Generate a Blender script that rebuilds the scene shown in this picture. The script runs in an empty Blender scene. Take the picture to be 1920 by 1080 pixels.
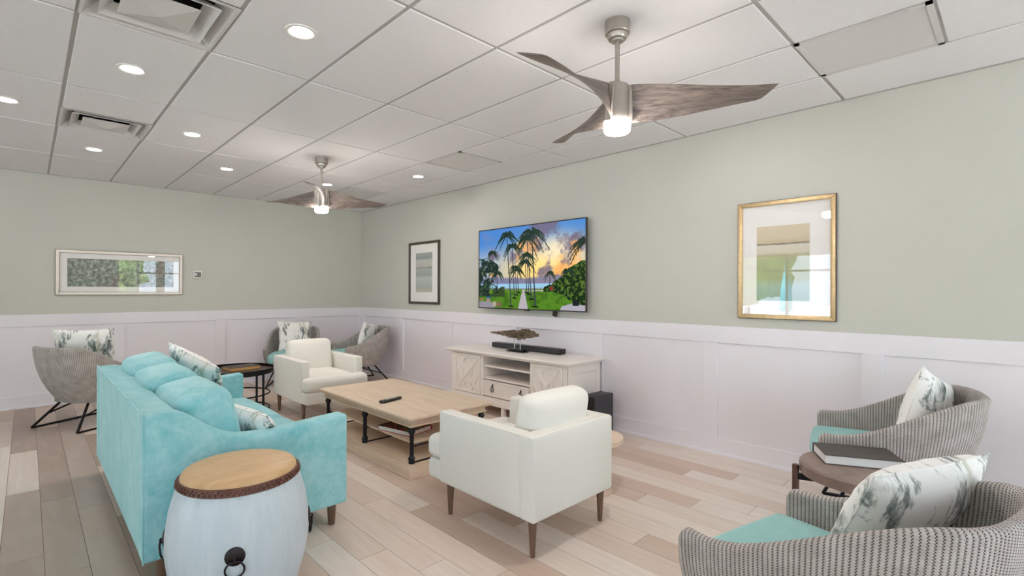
import bpy, bmesh, math, random
import numpy as np
from mathutils import Matrix, Vector, noise as mnoise

random.seed(7)
R = math.radians
scene = bpy.context.scene
COL = scene.collection

# ------------------------------------------------------------------ camera
CAM = Vector((-4.441, -8.271, 1.432))
F_PX, YAW, ROLL, CX, CY = 928.3, 0.7567, -0.0028, 927.7, 545.8
fwd = Vector((math.sin(YAW), math.cos(YAW), 0)); rgt = Vector((math.cos(YAW), -math.sin(YAW), 0)); dwn = Vector((0, 0, -1))
r2 = rgt*math.cos(ROLL) + dwn*math.sin(ROLL); d2 = -rgt*math.sin(ROLL) + dwn*math.cos(ROLL)
cam = bpy.data.cameras.new('camera'); cam.sensor_fit = 'HORIZONTAL'; cam.sensor_width = 36.0
cam.lens = F_PX/1920*36.0
cam.shift_x = (960-CX)/1920; cam.shift_y = (CY-540)/1920
cam.clip_start = 0.05; cam.clip_end = 300
camo = bpy.data.objects.new('camera', cam); COL.objects.link(camo)
m = Matrix.Identity(4)
for i in range(3):
    m[i][0] = r2[i]; m[i][1] = -d2[i]; m[i][2] = -fwd[i]; m[i][3] = CAM[i]
camo.matrix_world = m
scene.camera = camo

# ------------------------------------------------------------------ world, sun, window daylight, exposure
world = bpy.data.worlds.new('sky'); scene.world = world; world.use_nodes = True
wn = world.node_tree; wn.nodes.clear()
wo = wn.nodes.new('ShaderNodeOutputWorld'); wb = wn.nodes.new('ShaderNodeBackground')
wb.inputs['Color'].default_value = (0.70, 0.84, 1.0, 1); wb.inputs['Strength'].default_value = 3.15
wn.links.new(wb.outputs[0], wo.inputs[0])
sun = bpy.data.lights.new('sun', 'SUN'); sun.energy = 17.0; sun.angle = R(1.0); sun.color = (0.90, 0.94, 1)
suno = bpy.data.objects.new('sun', sun); COL.objects.link(suno)
suno.rotation_euler = Vector((-0.55, -0.35, -0.95)).to_track_quat('-Z', 'Y').to_euler()
suno.location = (5, 5, 9)
LAMP_FAN, LAMP_DOWN = 74.0, 46.0
XL, YB, ZC = -10.5, -11.6, 2.866          # left wall, wall behind the camera, ceiling height
WINDOWS_LEFT = [(-10.6, -8.4), (-5.3, -2.6)]
WINDOWS_BACK = [(-6.6, -4.9), (-2.35, -1.25), (-1.1, -0.12)]
WZ0, WZ1 = 0.12, 2.45
def portal(name, loc, rot, sx, sy):
    l = bpy.data.lights.new(name, 'AREA'); l.shape = 'RECTANGLE'; l.size = sx; l.size_y = sy
    l.cycles.is_portal = True
    o = bpy.data.objects.new(name, l); COL.objects.link(o); o.location = loc; o.rotation_euler = rot
for i, (a, b) in enumerate(WINDOWS_LEFT):
    portal('window_daylight', (XL-0.16, (a+b)/2, (WZ0+WZ1)/2), (0, R(-90), 0), WZ1-WZ0, b-a)
for i, (a, b) in enumerate(WINDOWS_BACK):
    portal('window_daylight', ((a+b)/2, YB-0.16, (WZ0+WZ1)/2), (R(90), 0, 0), b-a, WZ1-WZ0)
vs = scene.view_settings
vs.view_transform = 'Standard'; vs.look = 'None'; vs.exposure = 1.35; vs.gamma = 1.0; vs.use_curve_mapping = False
scene.cycles.use_denoising = True
scene.cycles.max_bounces = 10; scene.cycles.diffuse_bounces = 7; scene.cycles.glossy_bounces = 4
scene.cycles.transparent_max_bounces = 12
scene.cycles.sample_clamp_indirect = 6.0
scene.cycles.caustics_reflective = False; scene.cycles.caustics_refractive = False

# ------------------------------------------------------------------ materials
def lin(c):
    return tuple(((v/255)/12.92 if v/255 <= 0.04045 else (((v/255)+0.055)/1.055)**2.4) for v in c) + (1.0,)
class NT:
    def __init__(s, name):
        s.m = bpy.data.materials.new(name); s.m.use_nodes = True; s.t = s.m.node_tree
        s.b = s.t.nodes['Principled BSDF']; s.out = s.t.nodes['Material Output']
    def n(s, t, **k):
        x = s.t.nodes.new('ShaderNode'+t)
        for a, v in k.items(): setattr(x, a, v)
        return x
    def l(s, a, b): s.t.links.new(a, b)
    def coord(s, which='Object', scale=(1, 1, 1), rot=(0, 0, 0), src=None):
        mp = s.n('Mapping'); mp.inputs['Scale'].default_value = scale; mp.inputs['Rotation'].default_value = rot
        if src is None:
            tc = s.n('TexCoord'); src = tc.outputs[which]
        s.l(src, mp.inputs['Vector']); return mp.outputs[0]
    def noise(s, vec, scale, detail=4, rough=0.55, dist=0.0):
        x = s.n('TexNoise'); x.inputs['Scale'].default_value = scale; x.inputs['Detail'].default_value = detail
        x.inputs['Roughness'].default_value = rough; x.inputs['Distortion'].default_value = dist
        if vec is not None: s.l(vec, x.inputs['Vector'])
        return x.outputs['Fac']
    def ramp(s, fac, stops, interp='LINEAR'):
        x = s.n('ValToRGB'); cr = x.color_ramp; cr.interpolation = interp
        while len(cr.elements) < len(stops): cr.elements.new(0.5)
        for e, (p, c) in zip(cr.elements, stops):
            e.position = p; e.color = c if len(c) == 4 else tuple(c)+(1,)
        s.l(fac, x.inputs['Fac']); return x.outputs['Color']
    def mix(s, fac, a, b, mode='MIX'):
        x = s.n('MixRGB', blend_type=mode)
        for i, v in ((0, fac), (1, a), (2, b)):
            if isinstance(v, (int, float)): x.inputs[i].default_value = v
            elif isinstance(v, tuple): x.inputs[i].default_value = v
            else: s.l(v, x.inputs[i])
        return x.outputs[0]
    def math(s, op, a, b=None):
        x = s.n('Math', operation=op)
        for i, v in ((0, a), (1, b)):
            if v is None: continue
            if isinstance(v, (int, float)): x.inputs[i].default_value = v
            else: s.l(v, x.inputs[i])
        return x.outputs[0]
    def bump(s, h, strength=0.3, dist=0.01):
        x = s.n('Bump'); x.inputs['Strength'].default_value = strength; x.inputs['Distance'].default_value = dist
        s.l(h, x.inputs['Height']); s.l(x.outputs[0], s.b.inputs['Normal'])
    def base(s, c):
        if isinstance(c, tuple): s.b.inputs['Base Color'].default_value = c
        else: s.l(c, s.b.inputs['Base Color'])
    def set(s, **k):
        for a, v in k.items(): s.b.inputs[a.replace('_', ' ')].default_value = v

def mat_plain(name, c, rough=0.6, metal=0.0, var=0.05, scale=6, bump=0.0, bscale=60, spec=0.5, stretch=(1, 1, 1)):
    k = NT(name); v = k.coord('Object', stretch)
    c = lin(c); nz = k.noise(v, scale)
    lo = tuple(max(0, x*(1-var)) for x in c[:3])+(1,); hi = tuple(min(1, x*(1+var)) for x in c[:3])+(1,)
    k.base(k.ramp(nz, [(0.3, lo), (0.7, hi)]))
    k.set(Roughness=rough, Metallic=metal); k.b.inputs['Specular IOR Level'].default_value = spec
    if bump: k.bump(k.noise(v, bscale, 3), bump, 0.004)
    return k.m
M = {}
M['wall_paint'] = mat_plain('wall_paint', (200, 200, 192), 0.75, var=0.012, scale=2, bump=0.12, bscale=220)
M['white_trim'] = mat_plain('white_trim', (235, 231, 238), 0.5, var=0.008, scale=2, bump=0.05, bscale=150)
M['tile'] = mat_plain('ceiling_tile', (226, 225, 226), 0.9, var=0.02, scale=70, bump=0.35, bscale=160)
M['grid'] = mat_plain('ceiling_grid', (172, 170, 167), 0.5, var=0.02)
M['white_metal'] = mat_plain('white_metal', (226, 225, 222), 0.45, var=0.01)
M['grille_white'] = mat_plain('grille_white', (205, 203, 200), 0.55, var=0.01)
M['duct_dark'] = mat_plain('duct_dark', (22, 20, 20), 0.8, var=0.1)
M['void'] = mat_plain('ceiling_void', (60, 58, 56), 0.9, var=0.1)
M['black_metal'] = mat_plain('black_metal', (30, 29, 31), 0.42, 0.6, var=0.1, scale=20)
M['iron'] = mat_plain('dark_iron', (52, 46, 48), 0.4, 0.75, var=0.25, scale=30)
M['pipe'] = mat_plain('pipe_metal', (44, 46, 52), 0.45, 0.7, var=0.15, scale=30)
M['black_plastic'] = mat_plain('black_plastic', (34, 30, 31), 0.4, var=0.06)
M['sub_grey'] = mat_plain('subwoofer_grey', (60, 60, 66), 0.6, var=0.05)
M['chrome'] = mat_plain('steel_post', (205, 203, 200), 0.22, 1.0, var=0.02)
M['bronze'] = mat_plain('bronze_branch', (136, 120, 102), 0.5, 0.6, var=0.35, scale=40)
M['nickel'] = mat_plain('brushed_nickel', (178, 172, 164), 0.36, 0.85, var=0.04, scale=8, stretch=(1, 1, 20))
M['console_paint'] = mat_plain('console_paint', (243, 236, 230), 0.32, var=0.012, scale=4)
M['leg_wood'] = mat_plain('leg_wood', (112, 86, 70), 0.45, var=0.22, scale=14, stretch=(6, 6, 1))
M['frame_gold'] = mat_plain('frame_gold', (204, 176, 134), 0.36, 0.6, var=0.12, scale=30)
M['frame_bronze'] = mat_plain('frame_bronze', (88, 80, 68), 0.4, 0.5, var=0.15, scale=30)
M['frame_silver'] = mat_plain('frame_silver', (240, 232, 222), 0.35, 0.05, var=0.05, scale=30)
M['frame_edge'] = mat_plain('frame_edge', (92, 84, 78), 0.5, 0.3, var=0.1)
M['mat_board'] = mat_plain('mat_board', (248, 245, 243), 0.8, var=0.01)
M['pages'] = mat_plain('pages', (232, 229, 228), 0.8, var=0.05, scale=6, stretch=(1, 1, 120))
M['book_dark'] = mat_plain('book_dark', (66, 58, 54), 0.5, var=0.06, bump=0.1, bscale=300)
M['book_red'] = mat_plain('book_red', (196, 38, 48), 0.45, var=0.05)
M['window_frame'] = mat_plain('window_frame', (206, 203, 198), 0.5, var=0.02)
M['ground'] = mat_plain('patio', (222, 218, 212), 0.9, var=0.06, scale=1.5)
M['tree_green'] = mat_plain('tree_green', (104, 128, 58), 0.8, var=0.5, scale=2.5, bump=0.8, bscale=6)
M['bark'] = mat_plain('bark', (104, 88, 72), 0.9, var=0.2)
M['umbrella'] = mat_plain('umbrella_cloth', (80, 190, 205), 0.8, var=0.05)
M['pale_wood'] = mat_plain('pale_wood', (222, 198, 178), 0.5, var=0.06, scale=8, stretch=(1, 8, 1))
M['tan_edge'] = mat_plain('tan_page_edge', (206, 160, 104), 0.7, var=0.08, scale=6, stretch=(1, 1, 60))
M['thermo_face'] = mat_plain('thermostat_face', (112, 114, 112), 0.4, var=0.03)
M['screen_edge'] = mat_plain('tv_edge', (74, 70, 66), 0.4, 0.4, var=0.05)
M['stone_black'] = mat_plain('black_stone', (26, 27, 26), 0.15, var=0.3, scale=30)

def m_emit(name, c, s):
    k = NT(name); e = k.n('Emission'); e.inputs[0].default_value = c; e.inputs[1].default_value = s
    k.l(e.outputs[0], k.out.inputs[0]); return k.m
M['lamp_fan'] = m_emit('fan_lamp_glow', (1, 0.91, 0.84, 1), LAMP_FAN)
M['lamp_down'] = m_emit('downlight_glow', (1, 0.92, 0.86, 1), LAMP_DOWN)

def m_glass(name):
    k = NT(name); t = k.n('BsdfTransparent'); g = k.n('BsdfGlossy'); g.inputs['Roughness'].default_value = 0.0
    lw = k.n('LayerWeight'); lw.inputs['Blend'].default_value = 0.5; mx = k.n('MixShader')      # Schlick, the same from both sides
    f5 = k.math('ADD', k.math('MULTIPLY', k.math('POWER', lw.outputs['Facing'], 5.0), 0.92), 0.075)
    k.l(f5, mx.inputs[0]); k.l(t.outputs[0], mx.inputs[1]); k.l(g.outputs[0], mx.inputs[2]); k.l(mx.outputs[0], k.out.inputs[0])
    return k.m
M['glass'] = m_glass('clear_glass')

def m_planks():
    k = NT('floor_plank'); oi = k.n('ObjectInfo'); tc = k.n('TexCoord')
    off = k.n('CombineXYZ'); k.l(k.math('MULTIPLY', oi.outputs['Random'], 37.0), off.inputs[0]); k.l(k.math('MULTIPLY', oi.outputs['Random'], 91.0), off.inputs[1])
    add = k.n('VectorMath', operation='ADD'); k.l(tc.outputs['Object'], add.inputs[0]); k.l(off.outputs[0], add.inputs[1])
    v = k.coord(scale=(22, 1.2, 1), src=add.outputs[0])
    g1 = k.noise(v, 1.6, 6, 0.6, 0.6); v2 = k.coord(scale=(90, 3.0, 1), src=add.outputs[0]); g2 = k.noise(v2, 2.0, 3, 0.5)
    v3 = k.coord(scale=(5, 0.9, 1), src=add.outputs[0]); g3 = k.noise(v3, 2.0, 2, 0.5)
    c = k.mix(k.math('MULTIPLY', k.math('SUBTRACT', g1, 0.38), 0.8), oi.outputs['Color'], lin((186, 158, 140)))
    c = k.mix(k.math('MULTIPLY', k.math('SUBTRACT', g3, 0.45), 0.7), c, lin((226, 217, 210)))
    c = k.mix(0.22, c, k.ramp(g2, [(0.3, (0.7, 0.68, 0.66)), (0.7, (1, 1, 1))]), 'MULTIPLY')
    k.base(c); k.set(Roughness=0.42); k.b.inputs['Specular IOR Level'].default_value = 0.4
    k.bump(g2, 0.05, 0.002); return k.m
M['plank'] = m_planks()
M['plank_gap'] = mat_plain('plank_gap', (120, 96, 80), 0.9, var=0.05)

def m_velvet(name, c, c2, sh=0.6):
    k = NT(name); v = k.coord('Object'); a = k.noise(v, 5.0, 5, 0.65, 0.8); b = k.noise(v, 22.0, 4, 0.7, 0.5)
    f = k.math('ADD', k.math('MULTIPLY', a, 0.6), k.math('MULTIPLY', b, 0.4))
    k.base(k.ramp(f, [(0.36, lin(c2)), (0.6, lin(c))])); k.set(Roughness=0.85)
    k.b.inputs['Sheen Weight'].default_value = sh; k.b.inputs['Sheen Roughness'].default_value = 0.4
    k.b.inputs['Sheen Tint'].default_value = (0.8, 1, 1, 1); k.b.inputs['Specular IOR Level'].default_value = 0.15
    k.bump(b, 0.12, 0.004); return k.m
M['velvet'] = m_velvet('aqua_velvet', (170, 218, 225), (122, 196, 205))
M['teal_seat'] = m_velvet('teal_seat_cloth', (158, 203, 202), (146, 195, 195), 0.3)

def m_linen(name, c, c2):
    k = NT(name); v = k.coord('Object')
    w1 = k.n('TexWave', wave_type='BANDS', bands_direction='X'); w1.inputs['Scale'].default_value = 120; k.l(v, w1.inputs[0])
    w2 = k.n('TexWave', wave_type='BANDS', bands_direction='Z'); w2.inputs['Scale'].default_value = 120; k.l(v, w2.inputs[0])
    nz = k.noise(v, 150, 4, 0.7); f = k.math('MULTIPLY', k.math('ADD', w1.outputs['Fac'], w2.outputs['Fac']), 0.5)
    f2 = k.math('ADD', k.math('MULTIPLY', f, 0.3), k.math('MULTIPLY', nz, 0.7))
    k.base(k.ramp(f2, [(0.3, lin(c2)), (0.62, lin(c))])); k.set(Roughness=0.9)
    k.b.inputs['Sheen Weight'].default_value = 0.15; k.b.inputs['Specular IOR Level'].default_value = 0.15
    k.bump(f2, 0.25, 0.002); return k.m
M['linen'] = m_linen('cream_linen', (234, 232, 226), (222, 220, 213))

def m_pillow(name, rot, ax):
    k = NT(name); v = k.coord('Object', rot=rot)
    sc = (1, 1, 1)
    vs_ = k.coord(scale=ax, src=v)
    big = k.noise(vs_, 2.3, 5, 0.62, 0.7); fine = k.noise(k.coord(scale=tuple(x*2.2 for x in ax), src=v), 4.0, 6, 0.7, 0.4)
    f = k.math('ADD', k.math('MULTIPLY', big, 0.72), k.math('MULTIPLY', fine, 0.28))
    olive = k.noise(vs_, 1.7, 4, 0.6, 1.2)
    c = k.mix(k.ramp(olive, [(0.57, (0, 0, 0)), (0.70, (0.7, 0.7, 0.7))]), lin((248, 247, 245)), lin((190, 188, 164)))
    c = k.mix(k.ramp(f, [(0.52, (0, 0, 0)), (0.575, (0.7, 0.7, 0.7)), (0.64, (1, 1, 1))]), c, lin((84, 100, 98)))
    c = k.mix(k.ramp(f, [(0.60, (0, 0, 0)), (0.68, (1, 1, 1))]), c, lin((40, 50, 54)))
    k.base(c); k.set(Roughness=0.75); k.b.inputs['Sheen Weight'].default_value = 0.15
    return k.m
M['pillow'] = m_pillow('watercolour_pillow', (0, 0, 0), (6.5, 2.2, 2.2))
M['pillow_b'] = m_pillow('watercolour_pillow_streaked', (0, 0, 1.2), (2.4, 6.0, 2.4))

def m_wicker(name, c, c2, dark):
    k = NT(name); uv = k.n('UVMap'); sep = k.n('SeparateXYZ'); k.l(uv.outputs[0], sep.inputs[0])
    u, v = sep.outputs[0], sep.outputs[1]          # u in ribs, v in weave rows
    cell = k.math('FLOOR', u); fu = k.math('SUBTRACT', u, cell)
    odd = k.math('MODULO', cell, 2.0)
    ph = k.math('ADD', k.math('MULTIPLY', v, math.pi*2), k.math('MULTIPLY', odd, math.pi))
    row = k.math('ADD', k.math('MULTIPLY', k.math('SINE', ph), 0.5), 0.5)
    edge = k.math('ABSOLUTE', k.math('SUBTRACT', fu, 0.5))          # 0 on the rib, .5 in the groove
    hole = k.math('MULTIPLY', k.ramp(edge, [(0.22, (0, 0, 0)), (0.40, (1, 1, 1))]), k.ramp(row, [(0.30, (1, 1, 1)), (0.62, (0, 0, 0))]))
    nz = k.noise(k.coord('Object'), 14, 4); nz2 = k.noise(k.coord('UV', (0.6, 1.0, 1)), 2.0, 3, 0.7)
    col = k.ramp(k.math('ADD', k.math('MULTIPLY', nz, 0.5), k.math('MULTIPLY', nz2, 0.5)), [(0.38, lin(c2)), (0.62, lin(c))])
    col = k.mix(k.math('MULTIPLY', k.ramp(edge, [(0.25, (0, 0, 0)), (0.5, (1, 1, 1))]), 0.16), col, lin(dark))
    k.base(k.mix(hole, col, lin(dark))); k.set(Roughness=0.7); k.b.inputs['Specular IOR Level'].default_value = 0.25
    h = k.math('SUBTRACT', k.math('MULTIPLY', row, 0.5), hole); k.bump(h, 0.45, 0.003); return k.m
M['wicker'] = m_wicker('grey_wicker', (204, 198, 195), (174, 165, 160), (58, 52, 52))

def m_wood(name, c, c2, ax=(1, 14, 1), rough=0.5, scale=3.0, thr=(0.35, 0.68)):
    k = NT(name); v = k.coord('Object', ax); g = k.noise(v, scale, 6, 0.62, 0.7); g2 = k.noise(k.coord('Object', tuple(x*5 for x in ax)), scale, 3)
    f = k.math('ADD', k.math('MULTIPLY', g, 0.7), k.math('MULTIPLY', g2, 0.3))
    k.base(k.ramp(f, [(thr[0], lin(c2)), (thr[1], lin(c))])); k.set(Roughness=rough); k.bump(g2, 0.06, 0.002); return k.m
M['table_wood'] = m_wood('washed_oak', (232, 212, 190), (210, 187, 161), (14, 1, 14))
M['fan_wood'] = m_wood('weathered_blade', (134, 122, 115), (68, 60, 57), (1, 14, 14), 0.55, 2.6, (0.36, 0.62))
M['drum_skin'] = m_wood('drum_skin', (224, 190, 146), (202, 164, 118), (1, 5, 1), 0.5, 4.0)
M['drum_body'] = NT('drum_body').m
def m_drum():
    k = NT('pale_blue_drum_paint'); v = k.coord('Object', (10, 10, 1)); a = k.noise(v, 3.0, 6, 0.65); sep = k.n('SeparateXYZ'); tc = k.n('TexCoord'); k.l(tc.outputs['Object'], sep.inputs[0])
    up = k.ramp(sep.outputs[2], [(0.46, (0, 0, 0)), (0.56, (1, 1, 1))])
    base = k.ramp(a, [(0.35, lin((194, 207, 216))), (0.65, lin((204, 216, 224)))])
    wear = k.math('MULTIPLY', up, k.ramp(k.noise(k.coord('Object', (28, 28, 3)), 2.0, 5, 0.7), [(0.58, (0, 0, 0)), (0.70, (0.6, 0.6, 0.6))]))
    k.base(k.mix(wear, base, lin((120, 138, 160)))); k.set(Roughness=0.38); return k.m
M['drum_body'] = m_drum()
M['stud_brass'] = mat_plain('stud_brass', (116, 84, 72), 0.35, 0.7, var=0.1)
M['drum_band'] = mat_plain('drum_band', (104, 64, 50), 0.5, var=0.2, scale=20)
M['concrete_top'] = m_wood('taupe_table_top', (150, 128, 118), (120, 102, 94), (2, 2, 2), 0.42, 3.0)
M['brown_wood'] = m_wood('dark_tray_wood', (96, 72, 58), (58, 44, 38), (10, 1, 1), 0.45)
M['umber_leg'] = mat_plain('umber_leg', (86, 58, 50), 0.35, 0.4, var=0.1)

def m_longart():
    k = NT('speckled_landscape_print'); v = k.coord('Object')
    a = k.noise(v, 26, 6, 0.75); b = k.noise(v, 90, 4, 0.8); g = k.noise(v, 4, 3)
    c = k.ramp(a, [(0.34, lin((84, 92, 90))), (0.5, lin((146, 156, 148))), (0.62, lin((194, 200, 192)))])
    c = k.mix(k.ramp(b, [(0.34, (1, 1, 1)), (0.41, (0, 0, 0))]), c, lin((60, 62, 62)))
    c = k.mix(k.ramp(g, [(0.5, (0, 0, 0)), (0.7, (0.5, 0.5, 0.5))]), c, lin((150, 124, 120)))
    k.base(c); k.set(Roughness=0.8); return k.m
M['art_long'] = m_longart()
def m_bands(name, stops, wob=0.06):
    k = NT(name); tc = k.n('TexCoord'); sep = k.n('SeparateXYZ'); k.l(tc.outputs['Generated'], sep.inputs[0])
    nz = k.noise(k.coord('Generated', (1, 6, 16)), 1.2, 5, 0.6)
    f = k.math('ADD', sep.outputs[2], k.math('MULTIPLY', k.math('SUBTRACT', nz, 0.5), wob))
    k.base(k.ramp(f, [(p, lin(c)) for p, c in stops])); k.set(Roughness=0.8); return k.m
M['art_small'] = m_bands('misty_sea_print', [(0.0, (206, 206, 198)), (0.06, (190, 188, 172)), (0.13, (176, 186, 182)), (0.36, (196, 204, 200)), (0.44, (158, 170, 168)), (0.6, (184, 190, 186)), (0.615, (112, 106, 96)), (0.64, (196, 196, 190)), (0.8, (206, 206, 200)), (0.86, (150, 158, 158)), (1.0, (176, 182, 180))])
M['art_gold'] = m_bands('sage_horizon_print', [(0.0, (150, 172, 162)), (0.2, (166, 184, 176)), (0.3, (168, 172, 136)), (0.52, (176, 178, 146)), (0.6, (188, 184, 148)), (0.64, (222, 214, 196)), (0.74, (226, 220, 206)), (0.755, (120, 110, 92)), (0.775, (212, 196, 168)), (1.0, (222, 208, 182))], 0.04)
def m_cover():
    k = NT('glossy_cover_print'); v = k.coord('Object'); a = k.noise(v, 22, 4, 0.6, 1.0); b = k.noise(v, 15, 3, 0.6, 2.0)
    c = k.ramp(a, [(0.5, lin((24, 26, 24))), (0.6, lin((120, 96, 40))), (0.68, lin((196, 176, 110)))])
    c = k.mix(k.ramp(b, [(0.56, (0, 0, 0)), (0.62, (1, 1, 1))]), c, lin((186, 52, 44))); k.base(c); k.set(Roughness=0.4); k.b.inputs['Specular IOR Level'].default_value = 0.2; return k.m
M['cover_print'] = m_cover()
def m_attr(name, strength):
    k = NT(name); a = k.n('VertexColor'); a.layer_name = 'picture'
    e = k.n('Emission'); k.l(a.outputs[0], e.inputs[0]); e.inputs[1].default_value = strength
    g = k.n('BsdfGlossy'); g.inputs['Roughness'].default_value = 0.35; fr = k.n('Fresnel'); fr.inputs[0].default_value = 1.2
    ad = k.n('MixShader'); k.l(fr.outputs[0], ad.inputs[0]); k.l(e.outputs[0], ad.inputs[1]); k.l(g.outputs[0], ad.inputs[2])
    k.l(ad.outputs[0], k.out.inputs[0]); return k.m
M['tv_picture'] = m_attr('tv_picture', 0.44)

# ------------------------------------------------------------------ geometry helpers
def BM(): return bmesh.new()
def box(bm, x0, x1, y0, y1, z0, z1, bev=0.0, seg=2, mat=None):
    if x1 < x0: x0, x1 = x1, x0
    if y1 < y0: y0, y1 = y1, y0
    if z1 < z0: z0, z1 = z1, z0
    mw = Matrix.Translation(((x0+x1)/2, (y0+y1)/2, (z0+z1)/2)) @ Matrix.Diagonal((x1-x0, y1-y0, z1-z0, 1))
    if mat is not None: mw = mat @ mw
    if bev <= 0:
        bmesh.ops.create_cube(bm, size=1, matrix=mw); return bm
    t = bmesh.new(); bmesh.ops.create_cube(t, size=1, matrix=mw)
    bmesh.ops.bevel(t, geom=t.edges[:], offset=bev, segments=seg, profile=0.5, affect='EDGES')
    merge(bm, t); return bm
def merge(bm, t):
    me = bpy.data.meshes.new('tmp'); t.to_mesh(me); t.free(); bm.from_mesh(me); bpy.data.meshes.remove(me)
def lathe(bm, prof, seg=32, c=(0, 0, 0), mat=None, cap=True):
    rings = []
    for r, z in prof:
        if r < 1e-6:
            rings.append([bm.verts.new((c[0], c[1], c[2]+z))]); continue
        rings.append([bm.verts.new((c[0]+r*math.cos(2*math.pi*i/seg), c[1]+r*math.sin(2*math.pi*i/seg), c[2]+z)) for i in range(seg)])
    vs_ = [v for r_ in rings for v in r_]
    for a, b in zip(rings[:-1], rings[1:]):
        for i in range(seg):
            j = (i+1) % seg
            if len(a) == 1 and len(b) == 1: continue
            if len(a) == 1: bm.faces.new((a[0], b[j], b[i]))
            elif len(b) == 1: bm.faces.new((a[i], a[j], b[0]))
            else: bm.faces.new((a[i], a[j], b[j], b[i]))
    if cap:
        if len(rings[0]) > 1: bm.faces.new(list(reversed(rings[0])))
        if len(rings[-1]) > 1: bm.faces.new(rings[-1])
    if mat is not None: bmesh.ops.transform(bm, matrix=mat, verts=vs_)
    return bm
def tube(bm, pts, r, seg=8, closed=False, cap=True):
    pts = [Vector(p) for p in pts]; n = len(pts); rings = []; up = None
    for i, p in enumerate(pts):
        if closed: d = (pts[(i+1) % n]-pts[i-1]).normalized()
        elif i == 0: d = (pts[1]-p).normalized()
        elif i == n-1: d = (p-pts[i-1]).normalized()
        else: d = ((pts[i+1]-p).normalized()+(p-pts[i-1]).normalized()).normalized()
        if up is None: up = Vector((0, 0, 1)) if abs(d.z) < 0.9 else Vector((1, 0, 0))
        a = (up - d*up.dot(d))
        if a.length < 1e-4: a = d.orthogonal()
        a.normalize(); up = a; b = d.cross(a)
        rr = r[i] if isinstance(r, (list, tuple)) else r
        rings.append([bm.verts.new(p + (a*math.cos(2*math.pi*k/seg) + b*math.sin(2*math.pi*k/seg))*rr) for k in range(seg)])
    m_ = n if closed else n-1
    for i in range(m_):
        A, B = rings[i], rings[(i+1) % n]
        for k in range(seg):
            j = (k+1) % seg; bm.faces.new((A[k], A[j], B[j], B[k]))
    if cap and not closed:
        bm.faces.new(list(reversed(rings[0]))); bm.faces.new(rings[-1])
    return bm
def bar(bm, a, b, w, h=None, up=(0, 0, 1)):
    """square bar from a to b"""
    h = h or w; a = Vector(a); b = Vector(b); d = (b-a).normalized(); u = Vector(up)
    u = u - d*u.dot(d)
    if u.length < 1e-4: u = d.orthogonal()
    u.normalize(); s = d.cross(u)
    A = [bm.verts.new(p + s*sx*w/2 + u*sz*h/2) for p in (a, b) for sx, sz in ((-1, -1), (1, -1), (1, 1), (-1, 1))]
    for f in ((0, 1, 2, 3), (7, 6, 5, 4), (0, 4, 5, 1), (1, 5, 6, 2), (2, 6, 7, 3), (3, 7, 4, 0)): bm.faces.new([A[i] for i in f])
    return bm
def prism(bm, poly, axis, a, b, bev=0.0, seg=3):
    """poly of 2D points extruded along axis from a to b (axis 0: poly=(y,z), 1: (x,z), 2: (x,y))"""
    t = bmesh.new()
    def P(p, w): return {0: (w, p[0], p[1]), 1: (p[0], w, p[1]), 2: (p[0], p[1], w)}[axis]
    A = [t.verts.new(P(p, a)) for p in poly]; B = [t.verts.new(P(p, b)) for p in poly]
    fa = t.faces.new(A); fb = t.faces.new(list(reversed(B))); n = len(poly)
    for i in range(n): t.faces.new((A[(i+1) % n], A[i], B[i], B[(i+1) % n]))
    bmesh.ops.recalc_face_normals(t, faces=t.faces[:])
    if bev > 0:
        es = [e for e in t.edges if any(f in (fa, fb) for f in e.link_faces)]
        bmesh.ops.bevel(t, geom=es, offset=bev, segments=seg, profile=0.5, affect='EDGES')
    merge(bm, t); return bm
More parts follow.
